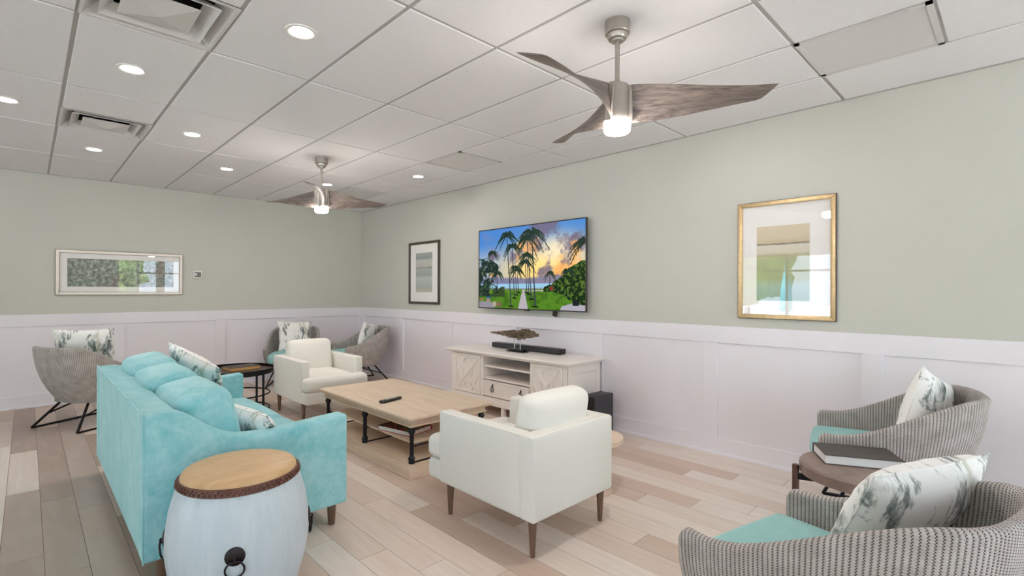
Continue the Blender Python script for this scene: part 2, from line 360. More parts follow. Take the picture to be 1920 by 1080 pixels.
def softbox(bm, c, dims, r, puff=(0, 0, 0), mid=8, k=4, mat=None, warp=None):
    """rounded box with puffed faces, centre c, full dims"""
    h = [d/2 for d in dims]; r = min(r, min(h)*0.999)
    def ax(H):
        a = [-H + r*(1-math.cos(math.pi/2*i/k)) for i in range(k)]
        b = [-(H-r) + 2*(H-r)*i/mid for i in range(mid+1)]
        return a + b + [-x for x in reversed(a)]
    A = [ax(H) for H in h]; t = bmesh.new(); idx = {}
    def V(i, j, l):
        key = (i, j, l)
        if key in idx: return idx[key]
        p = Vector((A[0][i], A[1][j], A[2][l])); q = Vector([max(-(H-r), min(H-r, v)) for H, v in zip(h, p)])
        d = p-q
        if d.length > 1e-9: p = q + d.normalized()*r
        n = [max(-1, min(1, p[a]/h[a])) for a in range(3)]
        pf = Vector((0, 0, 0))
        for a in range(3):
            b_, c_ = (a+1) % 3, (a+2) % 3
            pf[a] = puff[a]*n[a]*(1-n[b_]**2)*(1-n[c_]**2)
        p = p + pf
        if warp: p = warp(p)
        v = t.verts.new(p + Vector(c)); idx[key] = v; return v
    nx, ny, nz = len(A[0])-1, len(A[1])-1, len(A[2])-1
    for i in range(nx):
        for j in range(ny):
            t.faces.new((V(i, j, 0), V(i, j+1, 0), V(i+1, j+1, 0), V(i+1, j, 0))); t.faces.new((V(i, j, nz), V(i+1, j, nz), V(i+1, j+1, nz), V(i, j+1, nz)))
    for i in range(nx):
        for l in range(nz):
            t.faces.new((V(i, 0, l), V(i+1, 0, l), V(i+1, 0, l+1), V(i, 0, l+1))); t.faces.new((V(i, ny, l), V(i, ny, l+1), V(i+1, ny, l+1), V(i+1, ny, l)))
    for j in range(ny):
        for l in range(nz):
            t.faces.new((V(0, j, l), V(0, j, l+1), V(0, j+1, l+1), V(0, j+1, l))); t.faces.new((V(nx, j, l), V(nx, j+1, l), V(nx, j+1, l+1), V(nx, j, l+1)))
    if mat is not None: bmesh.ops.transform(t, matrix=mat, verts=t.verts[:])
    merge(bm, t); return bm
def frame_rect(bm, ya, yb, za, zb, w, x0, x1, bev=0.004, axis=0):
    """mitred picture-frame style rectangle in the plane normal to axis 0 (coords y,z) or 1 (coords x,z)"""
    O = [(ya, za), (yb, za), (yb, zb), (ya, zb)]; I = [(ya+w, za+w), (yb-w, za+w), (yb-w, zb-w), (ya+w, zb-w)]
    for i in range(4):
        j = (i+1) % 4; prism(bm, [O[i], O[j], I[j], I[i]], axis, x0, x1, bev, 2)
    return bm

def link(name, data, parent=None):
    o = bpy.data.objects.new(name, data); COL.objects.link(o)
    if parent is not None: o.parent = parent
    return o
WORLD = set()
def obj(name, bm, mat, parent=None, ang=40, smooth=True, wn=False):
    me = bpy.data.meshes.new(name)
    bmesh.ops.recalc_face_normals(bm, faces=bm.faces[:]) if name not in ('screen',) else None
    if parent is not None and parent.name in WORLD:
        p = parent; off = Vector((0, 0, 0))
        while p is not None: off += p.location; p = p.parent
        bmesh.ops.translate(bm, verts=bm.verts[:], vec=-off)
    bm.to_mesh(me); bm.free()
    if smooth:
        me.polygons.foreach_set('use_smooth', [True]*len(me.polygons)); me.set_sharp_from_angle(angle=R(ang))
    me.materials.append(M[mat] if isinstance(mat, str) else mat)
    o = link(name, me, parent)
    if wn:
        md = o.modifiers.new('weighted_normals', 'WEIGHTED_NORMAL'); md.keep_sharp = True; md.weight = 90
    if parent is not None and parent.name in WORLD: WORLD.add(o.name)
    return o
def tag(o, label=None, cat=None, group=None, kind=None):
    if label: o['label'] = label
    if cat: o['category'] = cat
    if group: o['group'] = group
    if kind: o['kind'] = kind
    return o
def thing(name, label, cat, loc=(0, 0, 0), rz=0, group=None, world=False):
    o = link(name, None); o.location = loc; o.rotation_euler = (0, 0, rz); o.empty_display_size = 0.1
    if world: WORLD.add(o.name)
    return tag(o, label, cat, group)
def copy_tree(o, parent=None):
    c = o.copy(); COL.objects.link(c); c.parent = parent
    for ch in [x for x in bpy.data.objects if x.parent == o]: copy_tree(ch, c)
    return c
def struct(name, bm, mat, parent=None, **k):
    o = obj(name, bm, mat, parent, **k)
    if parent is None: o['kind'] = 'structure'
    return o

# ------------------------------------------------------------------ floor
bm = BM(); box(bm, XL, 0, YB, 0, -0.12, -0.003); floor = struct('floor', bm, 'plank_gap'); tag(floor, 'pale wood plank floor in staggered rows')
PW, PL = 0.1735, 1.208
def proj(x, y, z=0.0):
    d = Vector((x, y, z))-CAM; w = d.dot(fwd)
    if w < 0.1: return None
    return (CX+F_PX*d.dot(r2)/w, CY+F_PX*d.dot(d2)/w, w)
pal = [(236, 224, 214), (228, 211, 199), (214, 192, 177), (220, 203, 190), (240, 230, 222), (206, 184, 168), (230, 217, 206), (218, 196, 181)]
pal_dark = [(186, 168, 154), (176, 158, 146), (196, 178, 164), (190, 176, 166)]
planks = []
n0 = int(math.floor((XL+2.985)/PW)); n1 = int(math.ceil((0+2.985)/PW))
for n in range(n0, n1):
    xa, xb = max(XL, -2.985+n*PW), min(0, -2.985+(n+1)*PW)
    y0 = -5.262-0.302*(n-1); y0 = y0 - math.floor((y0-YB)/PL)*PL - PL
    while y0 < 0:
        ya, yb = max(YB, y0), min(0, y0+PL)
        if yb-ya > 0.02 and xb-xa > 0.02: planks.append((xa, xb, ya, yb))
        y0 += PL
def seen(p):
    q = proj((p[0]+p[1])/2, (p[2]+p[3])/2)
    qs = [proj(x, y) for x in p[:2] for y in p[2:]]+[q]
    ok = any(t and -40 < t[0] < 1960 and t[1] < 1150 for t in qs)
    return (1.0/q[2]**2 if q else 0.001) if ok else 0
sc = sorted(range(len(planks)), key=lambda i: -seen(planks[i]))
near = [i for i in sc if seen(planks[i]) > 0][:299]; rest = [i for i in range(len(planks)) if i not in set(near)]
pm = {}
def plank_mesh(w, l):
    key = (round(w, 3), round(l, 3))
    if key not in pm:
        b = BM(); g = 0.0012; box(b, -w/2+g, w/2-g, -l/2+g, l/2-g, -0.0032, 0.0)
        me = bpy.data.meshes.new('plank'); b.to_mesh(me); b.free(); me.materials.append(M['plank']); pm[key] = me
    return pm[key]
rp = random.Random(11)
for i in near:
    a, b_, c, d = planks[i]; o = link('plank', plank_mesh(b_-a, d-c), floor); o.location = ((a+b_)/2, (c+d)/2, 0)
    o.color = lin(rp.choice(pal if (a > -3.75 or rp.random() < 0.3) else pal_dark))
bm = BM()
for i in rest:
    a, b_, c, d = planks[i]; g = 0.0012; box(bm, a+g, b_-g, c+g, d-g, -0.0032, 0.0)
o = obj('plank_field', bm, 'plank', floor, smooth=False); o['kind'] = 'stuff'; o.color = lin((208, 190, 176))

# ------------------------------------------------------------------ ceiling
bm = BM(); box(bm, XL-0.3, 0.3, YB-0.3, 0.3, ZC+0.30, ZC+0.42); ceil = struct('ceiling', bm, 'void'); tag(ceil, 'white suspended ceiling of rectangular tiles in a metal grid')
GX0, GS, GY0, GJ = -4.256, 0.6096, -6.148, 1.2192
xs = [GX0+GS*i for i in range(-7, 8)]; xs = [x for x in xs if XL+0.02 < x < -0.03]; xs = [XL]+xs+[0.0]
ys = [GY0+GJ*j for j in range(-6, 6)]; ys = [y for y in ys if YB+0.02 < y < -0.08]; ys = [YB]+ys+[0.0]
VENTS = {(-4.256, -4.929): 'air', (-4.256, -2.490): 'air', (-1.208, -3.710): 'ret', (-1.208, -1.271): 'ret', (-1.208, -7.367): 'ret'}
def vent_in(xa, yb):
    for (vx, vy), k in VENTS.items():
        if abs(vx-xa) < 0.05 and abs(vy-yb) < 0.05: return k
    return None
tm = {}
LIGHTS = [(-3.341, -5.538), (-3.951, -4.319), (-4.561, -3.03), (-3.341, -3.05), (-3.951, -1.80), (-2.732, -1.85), (-1.50, -1.85), (-0.885, -3.10), (-0.885, -6.757)]
def tile(xa, xb, ya, yb):
    g = 0.011; w, l = xb-xa-2*g, yb-ya-2*g; key = (round(w, 3), round(l, 3))
    if key not in tm:
        b = BM(); t = bmesh.new(); bmesh.ops.create_cube(t, size=1, matrix=Matrix.Diagonal((w, l, 0.018, 1)))
        bot = [e for e in t.edges if all(v.co.z < 0 for v in e.verts)]
        bmesh.ops.bevel(t, geom=bot, offset=0.004, segments=1, affect='EDGES'); merge(b, t)
        me = bpy.data.meshes.new('ceiling_tile'); b.to_mesh(me); b.free(); me.materials.append(M['tile']); tm[key] = me
    o = link('ceiling_tile', tm[key], ceil); o.location = ((xa+xb)/2, (ya+yb)/2, ZC+0.009)
vents = []
for xa, xb in zip(xs[:-1], xs[1:]):
    for ya, yb in zip(ys[:-1], ys[1:]):
        k = vent_in(xa, yb)
        if k: 
            tile(xa, xb, ya, yb-GS); vents.append((k, xa, xb, yb-GS, yb))
        else: tile(xa, xb, ya, yb)
for x in xs[1:-1]:
    bm = BM(); box(bm, x-0.012, x+0.012, YB, 0, ZC+0.006, ZC+0.03); obj('main_runner', bm, 'grid', ceil, smooth=False)
for y in ys[1:-1]:
    bm = BM(); box(bm, XL, 0, y-0.012, y+0.012, ZC+0.007, ZC+0.031); obj('cross_runner', bm, 'grid', ceil, smooth=False)
for k, xa, xb, ya, yb in vents:
    bm = BM(); box(bm, xa, xb, ya-0.012, ya+0.012, ZC+0.0065, ZC+0.0305); obj('cross_tee', bm, 'grid', ceil, smooth=False)
for nm, args in (('wall_angle', (XL, 0, -0.022, 0)), ('wall_angle', (-0.022, 0, YB, -0.022))):
    bm = BM(); box(bm, args[0], args[1], args[2], args[3], ZC-0.003, ZC+0.0005); obj(nm, bm, 'grid', ceil, smooth=False)

# ------------------------------------------------------------------ walls
Z0, ZW = 0.0, 1.131
def wainscot(parent, axis, span, stiles, sgn):
    """axis 0: wall in plane x=0 seen from -x (coords along y); axis 1: plane y=0 seen from -y (coords along x)"""
    def bx(a, b, z0, z1, d0, d1, bev, name, mt='white_trim'):
        bm = BM()
        if axis == 0: box(bm, -d1, -d0, a, b, z0, z1, bev, 1)
        else: box(bm, a, b, -d1, -d0, z0, z1, bev, 1)
        return obj(name, bm, mt, parent)
    a0, a1 = span
    bx(a0, a1, 0.985, ZW, 0.0, 0.022, 0.002, 'top_rail'); bx(a0, a1, 0.0, 0.150, 0.0, 0.022, 0.002, 'bottom_rail'); 
    bm = BM()
    pr = [(0.022, 0.0), (0.036, 0.0), (0.036, 0.012), (0.032, 0.022), (0.022, 0.026)]
    prism(bm, [(-p[0], p[1]) for p in pr], 1 if axis == 0 else 0, a0, a1)
    obj('shoe_moulding', bm, 'white_trim', parent)
    for c in stiles: bx(c[0], c[1], 0.150, 0.985, 0.0, 0.022, 0.002, 'stile')
    edges = sorted([a0]+[e for c in stiles for e in c]+[a1])
    for p, q in zip(edges[0::2], edges[1::2]):
        if q-p > 0.03: bx(p, q, 0.150, 0.985, 0.0, 0.004, 0, 'panel')
bm = BM(); box(bm, 0, 0.15, YB-0.15, 0.15, -0.1, ZC+0.3); wr = struct('wall_right', bm, 'wall_paint', smooth=False); tag(wr, 'sage grey wall with white panelled wainscot behind the television')
ST = [(-0.20, -0.022), (-1.43, -1.29), (-2.70, -2.56), (-3.98, -3.85), (-5.25, -5.11), (-6.45, -6.315), (-7.61, -7.485), (-8.80, -8.66), (-9.99, -9.85), (-11.18, -11.04)]
wainscot(wr, 0, (YB, -0.022), ST, 1)
bm = BM(); box(bm, XL-0.15, 0.0, 0, 0.15, -0.1, ZC+0.3); wf = struct('wall_back', bm, 'wall_paint', smooth=False); tag(wf, 'sage grey end wall with white panelled wainscot')
SF = [(-0.085, 0.0), (-1.175, -1.03), (-2.40, -2.26), (-3.63, -3.49), (-4.86, -4.72), (-6.09, -5.95), (-7.32, -7.18)]
wainscot(wf, 1, (XL, 0.0), SF, 1)
def holed(name, spans, axis, lo, hi, c0, c1):
    bm = BM(); cur = lo
    def bx(a, b, z0, z1):
        if axis == 0: box(bm, c0, c1, a, b, z0, z1)
        else: box(bm, a, b, c0, c1, z0, z1)
    for a, b in spans:
        bx(cur, a, -0.1, ZC+0.3); bx(a, b, -0.1, WZ0); bx(a, b, WZ1, ZC+0.3); cur = b
    bx(cur, hi, -0.1, ZC+0.3); return struct(name, bm, 'wall_paint', smooth=False)
wl = holed('wall_left', WINDOWS_LEFT, 0, YB, 0.0, XL-0.15, XL); tag(wl, 'window wall facing the patio')
wfr = holed('wall_front', WINDOWS_BACK, 1, XL-0.15, 0.0, YB-0.15, YB); tag(wfr, 'window wall behind the viewer')
wi = 0
def window(a, b, axis):
    global wi; wi += 1; bm = BM(); w = 0.05; c0, c1 = (XL-0.10, XL-0.04) if axis == 0 else (YB-0.10, YB-0.04)
    frame_rect(bm, a, b, WZ0, WZ1, w, c0, c1, 0.003, axis); o = struct('window_%d' % wi, bm, 'window_frame')
    md = (a+b)/2; bm = BM()
    if axis == 0: box(bm, c0, c1, md-0.03, md+0.03, WZ0+w, WZ1-w)
    else: box(bm, md-0.03, md+0.03, c0, c1, WZ0+w, WZ1-w)
    obj('mullion', bm, 'window_frame', o)
    bm = BM(); tz = 2.0
    if axis == 0: box(bm, c0, c1, a+w, b-w, tz-0.025, tz+0.025)
    else: box(bm, a+w, b-w, c0, c1, tz-0.025, tz+0.025)
    obj('transom', bm, 'window_frame', o)
    cm = (c0+c1)/2
    for p, q in ((a+w, md-0.03), (md+0.03, b-w)):
        for za, zb in ((WZ0+w, tz-0.025), (tz+0.025, WZ1-w)):
            t = BM()
            vv = [(cm, p, za), (cm, q, za), (cm, q, zb), (cm, p, zb)] if axis == 0 else [(p, cm, za), (q, cm, za), (q, cm, zb), (p, cm, zb)]
            t.faces.new([t.verts.new(v) for v in vv]); obj('pane', t, 'glass', o, smooth=False)
for a, b in WINDOWS_LEFT: window(a, b, 0)
for a, b in WINDOWS_BACK: window(a, b, 1)

# ------------------------------------------------------------------ outside (seen only mirrored in the picture glass)
bm = BM(); box(bm, -60, 40, -60, 40, -0.6, -0.13); g = struct('ground', bm, 'ground', smooth=False)
def tree(x, y, h, r, lab):
    t = thing('tree', lab, 'tree', (x, y, -0.13), group='trees beyond the patio'); bm = BM()
    tube(bm, [(0, 0, 0), (0.1, 0, h*0.4), (0, 0.1, h*0.7)], [0.16, 0.12, 0.06], 8); obj('trunk', bm, 'bark', t)
    bm = BM(); bmesh.ops.create_icosphere(bm, subdivisions=4, radius=1)
    for v in bm.verts:
        f = 1+0.35*mnoise.noise(v.co*2.2+Vector((x, y, 0)))+0.18*mnoise.noise(v.co*6+Vector((y, x, 0)))
        v.co = Vector((v.co.x*r*f, v.co.y*r*f, h*0.62+v.co.z*h*0.40*f))
    obj('crown', bm, 'tree_green', t)
for i, (x, y, h, r) in enumerate([(-20, -10.5, 4.4, 1.7), (-20, -5.2, 4.2, 1.7), (-20, 0.4, 4.8, 1.8), (-20, 6.0, 4.4, 1.8), (-7.5, -22, 4.6, 1.8), (-2.0, -22, 4.2, 1.7), (3.6, -22, 4.6, 1.8)]):
    tree(x, y, h, r, 'leafy green tree beyond the patio, %s in the row' % ['first', 'second', 'third', 'fourth', 'fifth', 'sixth', 'seventh', 'eighth', 'ninth'][i])
t = thing('railing', 'white metal patio railing outside the windows', 'railing', (-14.5, -5, -0.13)); bm = BM()
box(bm, -0.025, 0.025, -5.5, 6, 1.0, 1.05); obj('top_bar', bm, 'white_trim', t, smooth=False); bm = BM(); box(bm, -0.02, 0.02, -5.5, 6, 0.12, 0.16); obj('bottom_bar', bm, 'white_trim', t, smooth=False)
b = BM(); box(b, -0.012, 0.012, -0.012, 0.012, 0.0, 1.0); first = obj('baluster', b, 'white_trim', t, smooth=False); first.location = (0, -5.5, 0)
for i in range(1, 77):
    o = first.copy(); COL.objects.link(o); o.parent = t; o.location = (0, -5.5+i*0.15, 0)
t = thing('patio_umbrella', 'closed turquoise patio umbrella outside the window', 'umbrella', (-13.4, -3.1, -0.13)); bm = BM()
tube(bm, [(0, 0, 0), (0, 0, 2.5)], 0.025); obj('pole', bm, 'white_trim', t); bm = BM()
lathe(bm, [(0.10, 0.9), (0.2, 1.0), (0.15, 1.6), (0.05, 2.35), (0, 2.45)], 16); obj('canopy', bm, 'umbrella', t)

# ------------------------------------------------------------------ ceiling fittings
PLACE = ['to the right of the large air diffuser, largest in view', 'between the two air diffusers', 'at the left edge of the picture', 'to the right of the far air diffuser', 'beyond the far air diffuser, near the end wall',
         'nearest the end wall, left of the far fan', 'right behind the rod of the far fan', 'beside the middle return grille', 'just above the right blade of the near fan']
for (x, y), pl in zip(LIGHTS, PLACE):
    t = thing('recessed_downlight', ('round recessed ceiling light ' + pl)[:110], 'ceiling light', (x, y, ZC), group='recessed downlights')
    bm = BM(); lathe(bm, [(0.058, -0.0005), (0.085, -0.0005), (0.084, -0.006), (0.072, -0.009), (0.060, -0.004)], 32, cap=False)
    obj('trim_ring', bm, 'white_metal', t)
    bm = BM(); lathe(bm, [(0, -0.0040), (0.060, -0.0035)], 32, cap=False); obj('lens', bm, 'lamp_down', t)
def diffuser(xa, xb, ya, yb, lab):
    cx, cy = (xa+xb)/2, (ya+yb)/2; h = 0.3035
    t = thing('air_diffuser', lab, 'air vent', (cx, cy, ZC), group='square air diffusers')
    def ring(name, ro, zo, ri, zi, mt='white_metal'):
        bm = BM(); th = 0.004
        for k in range(4):
            rm = Matrix.Rotation(k*math.pi/2, 4, 'Z')
            pts = [(-ro, -ro, zo), (ro, -ro, zo), (ri, -ri, zi), (-ri, -ri, zi)]
            lo = [bm.verts.new(rm @ Vector(p)) for p in pts]; up = [bm.verts.new(rm @ (Vector(p)+Vector((0, 0.0, th)))) for p in pts]
            bm.faces.new(lo); bm.faces.new(list(reversed(up)))
            for i in range(4): bm.faces.new((lo[(i+1) % 4], lo[i], up[i], up[(i+1) % 4]))
        return obj(name, bm, mt, t, smooth=False)
    ring('frame', h, -0.002, 0.288, -0.002, 'grille_white'); ring('outer_cone', 0.290, -0.001, 0.222, 0.062, 'grille_white'); ring('middle_cone', 0.232, -0.004, 0.172, 0.05, 'grille_white')
    bm = BM(); r_ = 0.158
    b4 = [bm.verts.new(p) for p in ((-r_, -r_, 0.0), (r_, -r_, 0.0), (r_, r_, 0.0), (-r_, r_, 0.0))]; top = bm.verts.new((0, 0, -0.032)); tp = bm.verts.new((0, 0, 0.01))
    for i in range(4): bm.faces.new((b4[(i+1) % 4], b4[i], top)); bm.faces.new((b4[i], b4[(i+1) % 4], tp))
    obj('centre_plate', bm, 'grille_white', t, smooth=False)
    bm = BM()
    for s in (-1, 1): bar(bm, (-0.2, s*0.2, 0.075), (0.2, -s*0.2, 0.075), 0.02, 0.006)
    obj('brace', bm, 'black_metal', t, smooth=False)
    bm = BM(); box(bm, -0.3, 0.3, -0.3, 0.3, 0.16, 0.2); obj('duct', bm, 'duct_dark', t, smooth=False)
def ret_grille(xa, xb, ya, yb, lab):
    cx, cy = (xa+xb)/2, (ya+yb)/2; h = 0.3035
    t = thing('return_grille', lab, 'air vent', (cx, cy, ZC), group='louvred return grilles')
    bm = BM()
    for k in range(4): box(bm, -h, h, -h, -h+0.028, -0.002, 0.008, mat=Matrix.Rotation(k*math.pi/2, 4, 'Z'))
    obj('frame', bm, 'grille_white', t, smooth=False)
    bm = BM(); n = 46
    for i in range(n):
        x = -h+0.032+(2*h-0.064)*i/(n-1); bar(bm, (x, -h+0.028, 0.003), (x, h-0.028, 0.003), 0.0075, 0.0018, up=(0.5, 0, 1))
    o = obj('louvre', bm, 'grille_white', t, smooth=False); o['kind'] = 'stuff'
    bm = BM(); box(bm, -h, h, -h, h, 0.014, 0.02); obj('backing', bm, 'grid', t, smooth=False)
    bm = BM()
    for s in (-0.2, 0.2): box(bm, -h+0.005, -h+0.02, s-0.012, s+0.012, -0.005, -0.001)
    obj('latch', bm, 'grille_white', t, smooth=False)
LV = {(-4.929): 'large square white air diffuser cut by the top edge of the picture', (-2.49): 'square white air diffuser farther back, near the end wall', (-3.71): 'grey louvred return grille in the ceiling between the two fans',
      (-1.271): 'grey louvred return grille behind the far fan', (-7.367): 'large louvred return grille at the top right corner'}
for k, xa, xb, ya, yb in vents:
    lab = [v for q, v in LV.items() if abs(q-yb) < 0.05][0]
    (diffuser if k == 'air' else ret_grille)(xa, xb, ya, yb, lab)

def fan(x, y, angs, lab):
    t = thing('ceiling_fan', lab, 'ceiling fan', (x, y, 0), group='three-blade ceiling fans')
    bm = BM(); lathe(bm, [(0, 2.866), (0.066, 2.866), (0.066, 2.806), (0.062, 2.800), (0.052, 2.798), (0.050, 2.778), (0.046, 2.772), (0.034, 2.770), (0.032, 2.760), (0, 2.760)], 40, cap=False); obj('canopy', bm, 'nickel', t, ang=30)
    bm = BM(); lathe(bm, [(0.0125, 2.765), (0.0125, 2.53)], 16); obj('downrod', bm, 'nickel', t)
    bm = BM(); lathe(bm, [(0, 2.552), (0.016, 2.55), (0.018, 2.535), (0.050, 2.53), (0.061, 2.522), (0.063, 2.512), (0.063, 2.342), (0.060, 2.338), (0, 2.338)], 40, cap=False); hub = obj('motor_housing', bm, 'nickel', t, ang=30)
    bm = BM(); lathe(bm, [(0, 2.338), (0.069, 2.336), (0.070, 2.30), (0.068, 2.284), (0.058, 2.274), (0, 2.270)], 40, cap=False); obj('light_lens', bm, 'lamp_fan', t)
    for a in angs:
        ca, sa = 1.0, 0.0; L = 0.765; n, mm = 28, 8; bm = BM(); rows = []
        for sgn in (1, -1):
            g = []
            for i in range(n+1):
                s = i/n; r_ = 0.072+(L-0.072)*s
                pitch = -(R(84)*(1-s)**1.5+R(14)*(1-(1-s)**1.5))            # steep at the hub, flat at the tip
                w = 0.195*(1-s)+0.112*s; 
                cz = 2.425+0.01*s; off = 0.02*math.sin(math.pi*s)
                ln = []
                for j in range(mm+1):
                    q = j/mm-0.5; skew = 0.05*(q+0.5)*max(0, s-0.9)*10*(-1)
                    lx = r_+skew; ly = off+q*w*math.cos(pitch); lz = cz+q*w*math.sin(pitch)+sgn*0.0035*math.sqrt(max(0, 1-(2*q)**2)+0.05)
                    ln.append(bm.verts.new((lx*ca-ly*sa, lx*sa+ly*ca, lz)))
                g.append(ln)
            rows.append(g)
        A, B = rows
        for i in range(n):
            for j in range(mm):
                bm.faces.new((A[i][j], A[i+1][j], A[i+1][j+1], A[i][j+1])); bm.faces.new((B[i][j], B[i][j+1], B[i+1][j+1], B[i+1][j]))
            for j in (0, mm): bm.faces.new((A[i][j], B[i][j], B[i+1][j], A[i+1][j]))
        for i in (0, n):
            for j in range(mm): bm.faces.new((A[i][j], A[i][j+1], B[i][j+1], B[i][j]))
        bl = obj('blade', bm, 'fan_wood', t); bl.rotation_euler = (0, 0, R(a))
        bm = BM(); mt = Matrix.Translation((0.068, 0, 2.425)) @ Matrix.Rotation(R(-6), 4, 'X')
        box(bm, -0.012, 0.010, -0.016, 0.016, -0.10, 0.10, 0.003, 1, mat=mt); obj('blade_bracket', bm, 'nickel', bl)
    return t
fan(-2.16, -6.80, (184, 304, 64), 'near ceiling fan with three weathered grey wood blades and glowing lamp')
fan(-2.13, -3.09, (118, 238, 358), 'far ceiling fan with three dark blades seen small near the end wall')

# ------------------------------------------------------------------ things on the walls
def picture(name, lab, axis, a, b, z0, z1, w, depth, fmat, emat, art, artmat, mat_in=True):
    loc = (0, (a+b)/2, (z0+z1)/2) if axis == 0 else ((a+b)/2, 0, (z0+z1)/2)
    t = thing(name, lab, 'picture', loc, world=True, group='framed pictures'); bm = BM()
    frame_rect(bm, a, b, z0, z1, w*0.8, -depth, -depth*0.35, 0.003, axis) if False else None
    O = (a, b, z0, z1); frame_rect(bm, a+0.004, b-0.004, z0+0.004, z1-0.004, w, -depth, -0.004, 0.004, axis); obj('frame', bm, fmat, t)
    bm = BM(); frame_rect(bm, a, b, z0, z1, 0.008, -depth*0.7, -0.001, 0.001, axis); obj('frame_edge', bm, emat, t)
    bm = BM(); frame_rect(bm, a+w*0.9, b-w*0.9, z0+w*0.9, z1-w*0.9, w*0.3, -depth*0.72, -0.006, 0.002, axis); obj('inner_lip', bm, emat if fmat == 'frame_silver' else fmat, t)
    def slab(n, aa, bb, za, zb, d0, d1, mt):
        bm = BM()
        if axis == 0: box(bm, -d1, -d0, aa, bb, za, zb)
        else: box(bm, aa, bb, -d1, -d0, za, zb)
        return obj(n, bm, mt, t, smooth=False)
    slab('mat_board', a+w*0.5, b-w*0.5, z0+w*0.5, z1-w*0.5, 0.002, 0.009, 'mat_board')
    slab('print', art[0], art[1], art[2], art[3], 0.009, 0.0105, artmat)
    bm = BM(); d = 0.014; i = w*0.95
    vv = [(-d, a+i, z0+i), (-d, b-i, z0+i), (-d, b-i, z1-i), (-d, a+i, z1-i)] if axis == 0 else [(a+i, -d, z0+i), (b-i, -d, z0+i), (b-i, -d, z1-i), (a+i, -d, z1-i)]
    bm.faces.new([bm.verts.new(v) for v in vv]); obj('glazing', bm, 'glass', t, smooth=False)
picture('framed_print', 'gold framed abstract print of a sage horizon on the right wall', 0, -7.328, -6.617, 1.208, 2.178, 0.032, 0.03, 'frame_gold', 'frame_edge', (-7.15, -6.765, 1.36, 1.97), 'art_gold')
picture('framed_print', 'narrow dark framed print of a misty sea beside the television', 0, -2.395, -1.59, 1.228, 2.19, 0.032, 0.028, 'frame_bronze', 'frame_edge', (-2.205, -1.775, 1.41, 2.02), 'art_small')
picture('framed_print', 'long horizontal silver framed speckled landscape print on the end wall', 1, -4.19, -2.818, 1.367, 1.942, 0.034, 0.028, 'frame_silver', 'frame_edge', (-4.075, -2.93, 1.475, 1.835), 'art_long')
t = thing('thermostat', 'small square white thermostat beside the long picture', 'thermostat', (-2.63, 0, 1.66)); bm = BM()
box(bm, -0.058, 0.058, -0.024, -0.001, -0.055, 0.055, 0.006, 2); obj('case', bm, 'white_metal', t); bm = BM(); box(bm, -0.042, 0.042, -0.0265, -0.024, -0.034, 0.036); obj('display', bm, 'thermo_face', t, smooth=False)
bm = BM(); lathe(bm, [(0, 0), (0.02, 0), (0.018, 0.008), (0, 0.009)], 20, mat=Matrix.Translation((-0.026, -0.0265, 0.004)) @ Matrix.Rotation(R(90), 4, 'X')); obj('dial', bm, 'white_metal', t)
t = thing('wall_outlet', 'white wall outlet low on the wainscot beside the corner chair', 'outlet', (-0.004, -0.87, 0.42)); bm = BM()
box(bm, -0.008, 0, -0.036, 0.036, -0.058, 0.058, 0.003, 1); obj('plate', bm, 'white_metal', t); bm = BM()
for z in (-0.026, 0.026): box(bm, -0.0095, -0.007, -0.017, 0.017, z-0.014, z+0.014, 0.002, 1)
obj('socket', bm, 'console_paint', t)

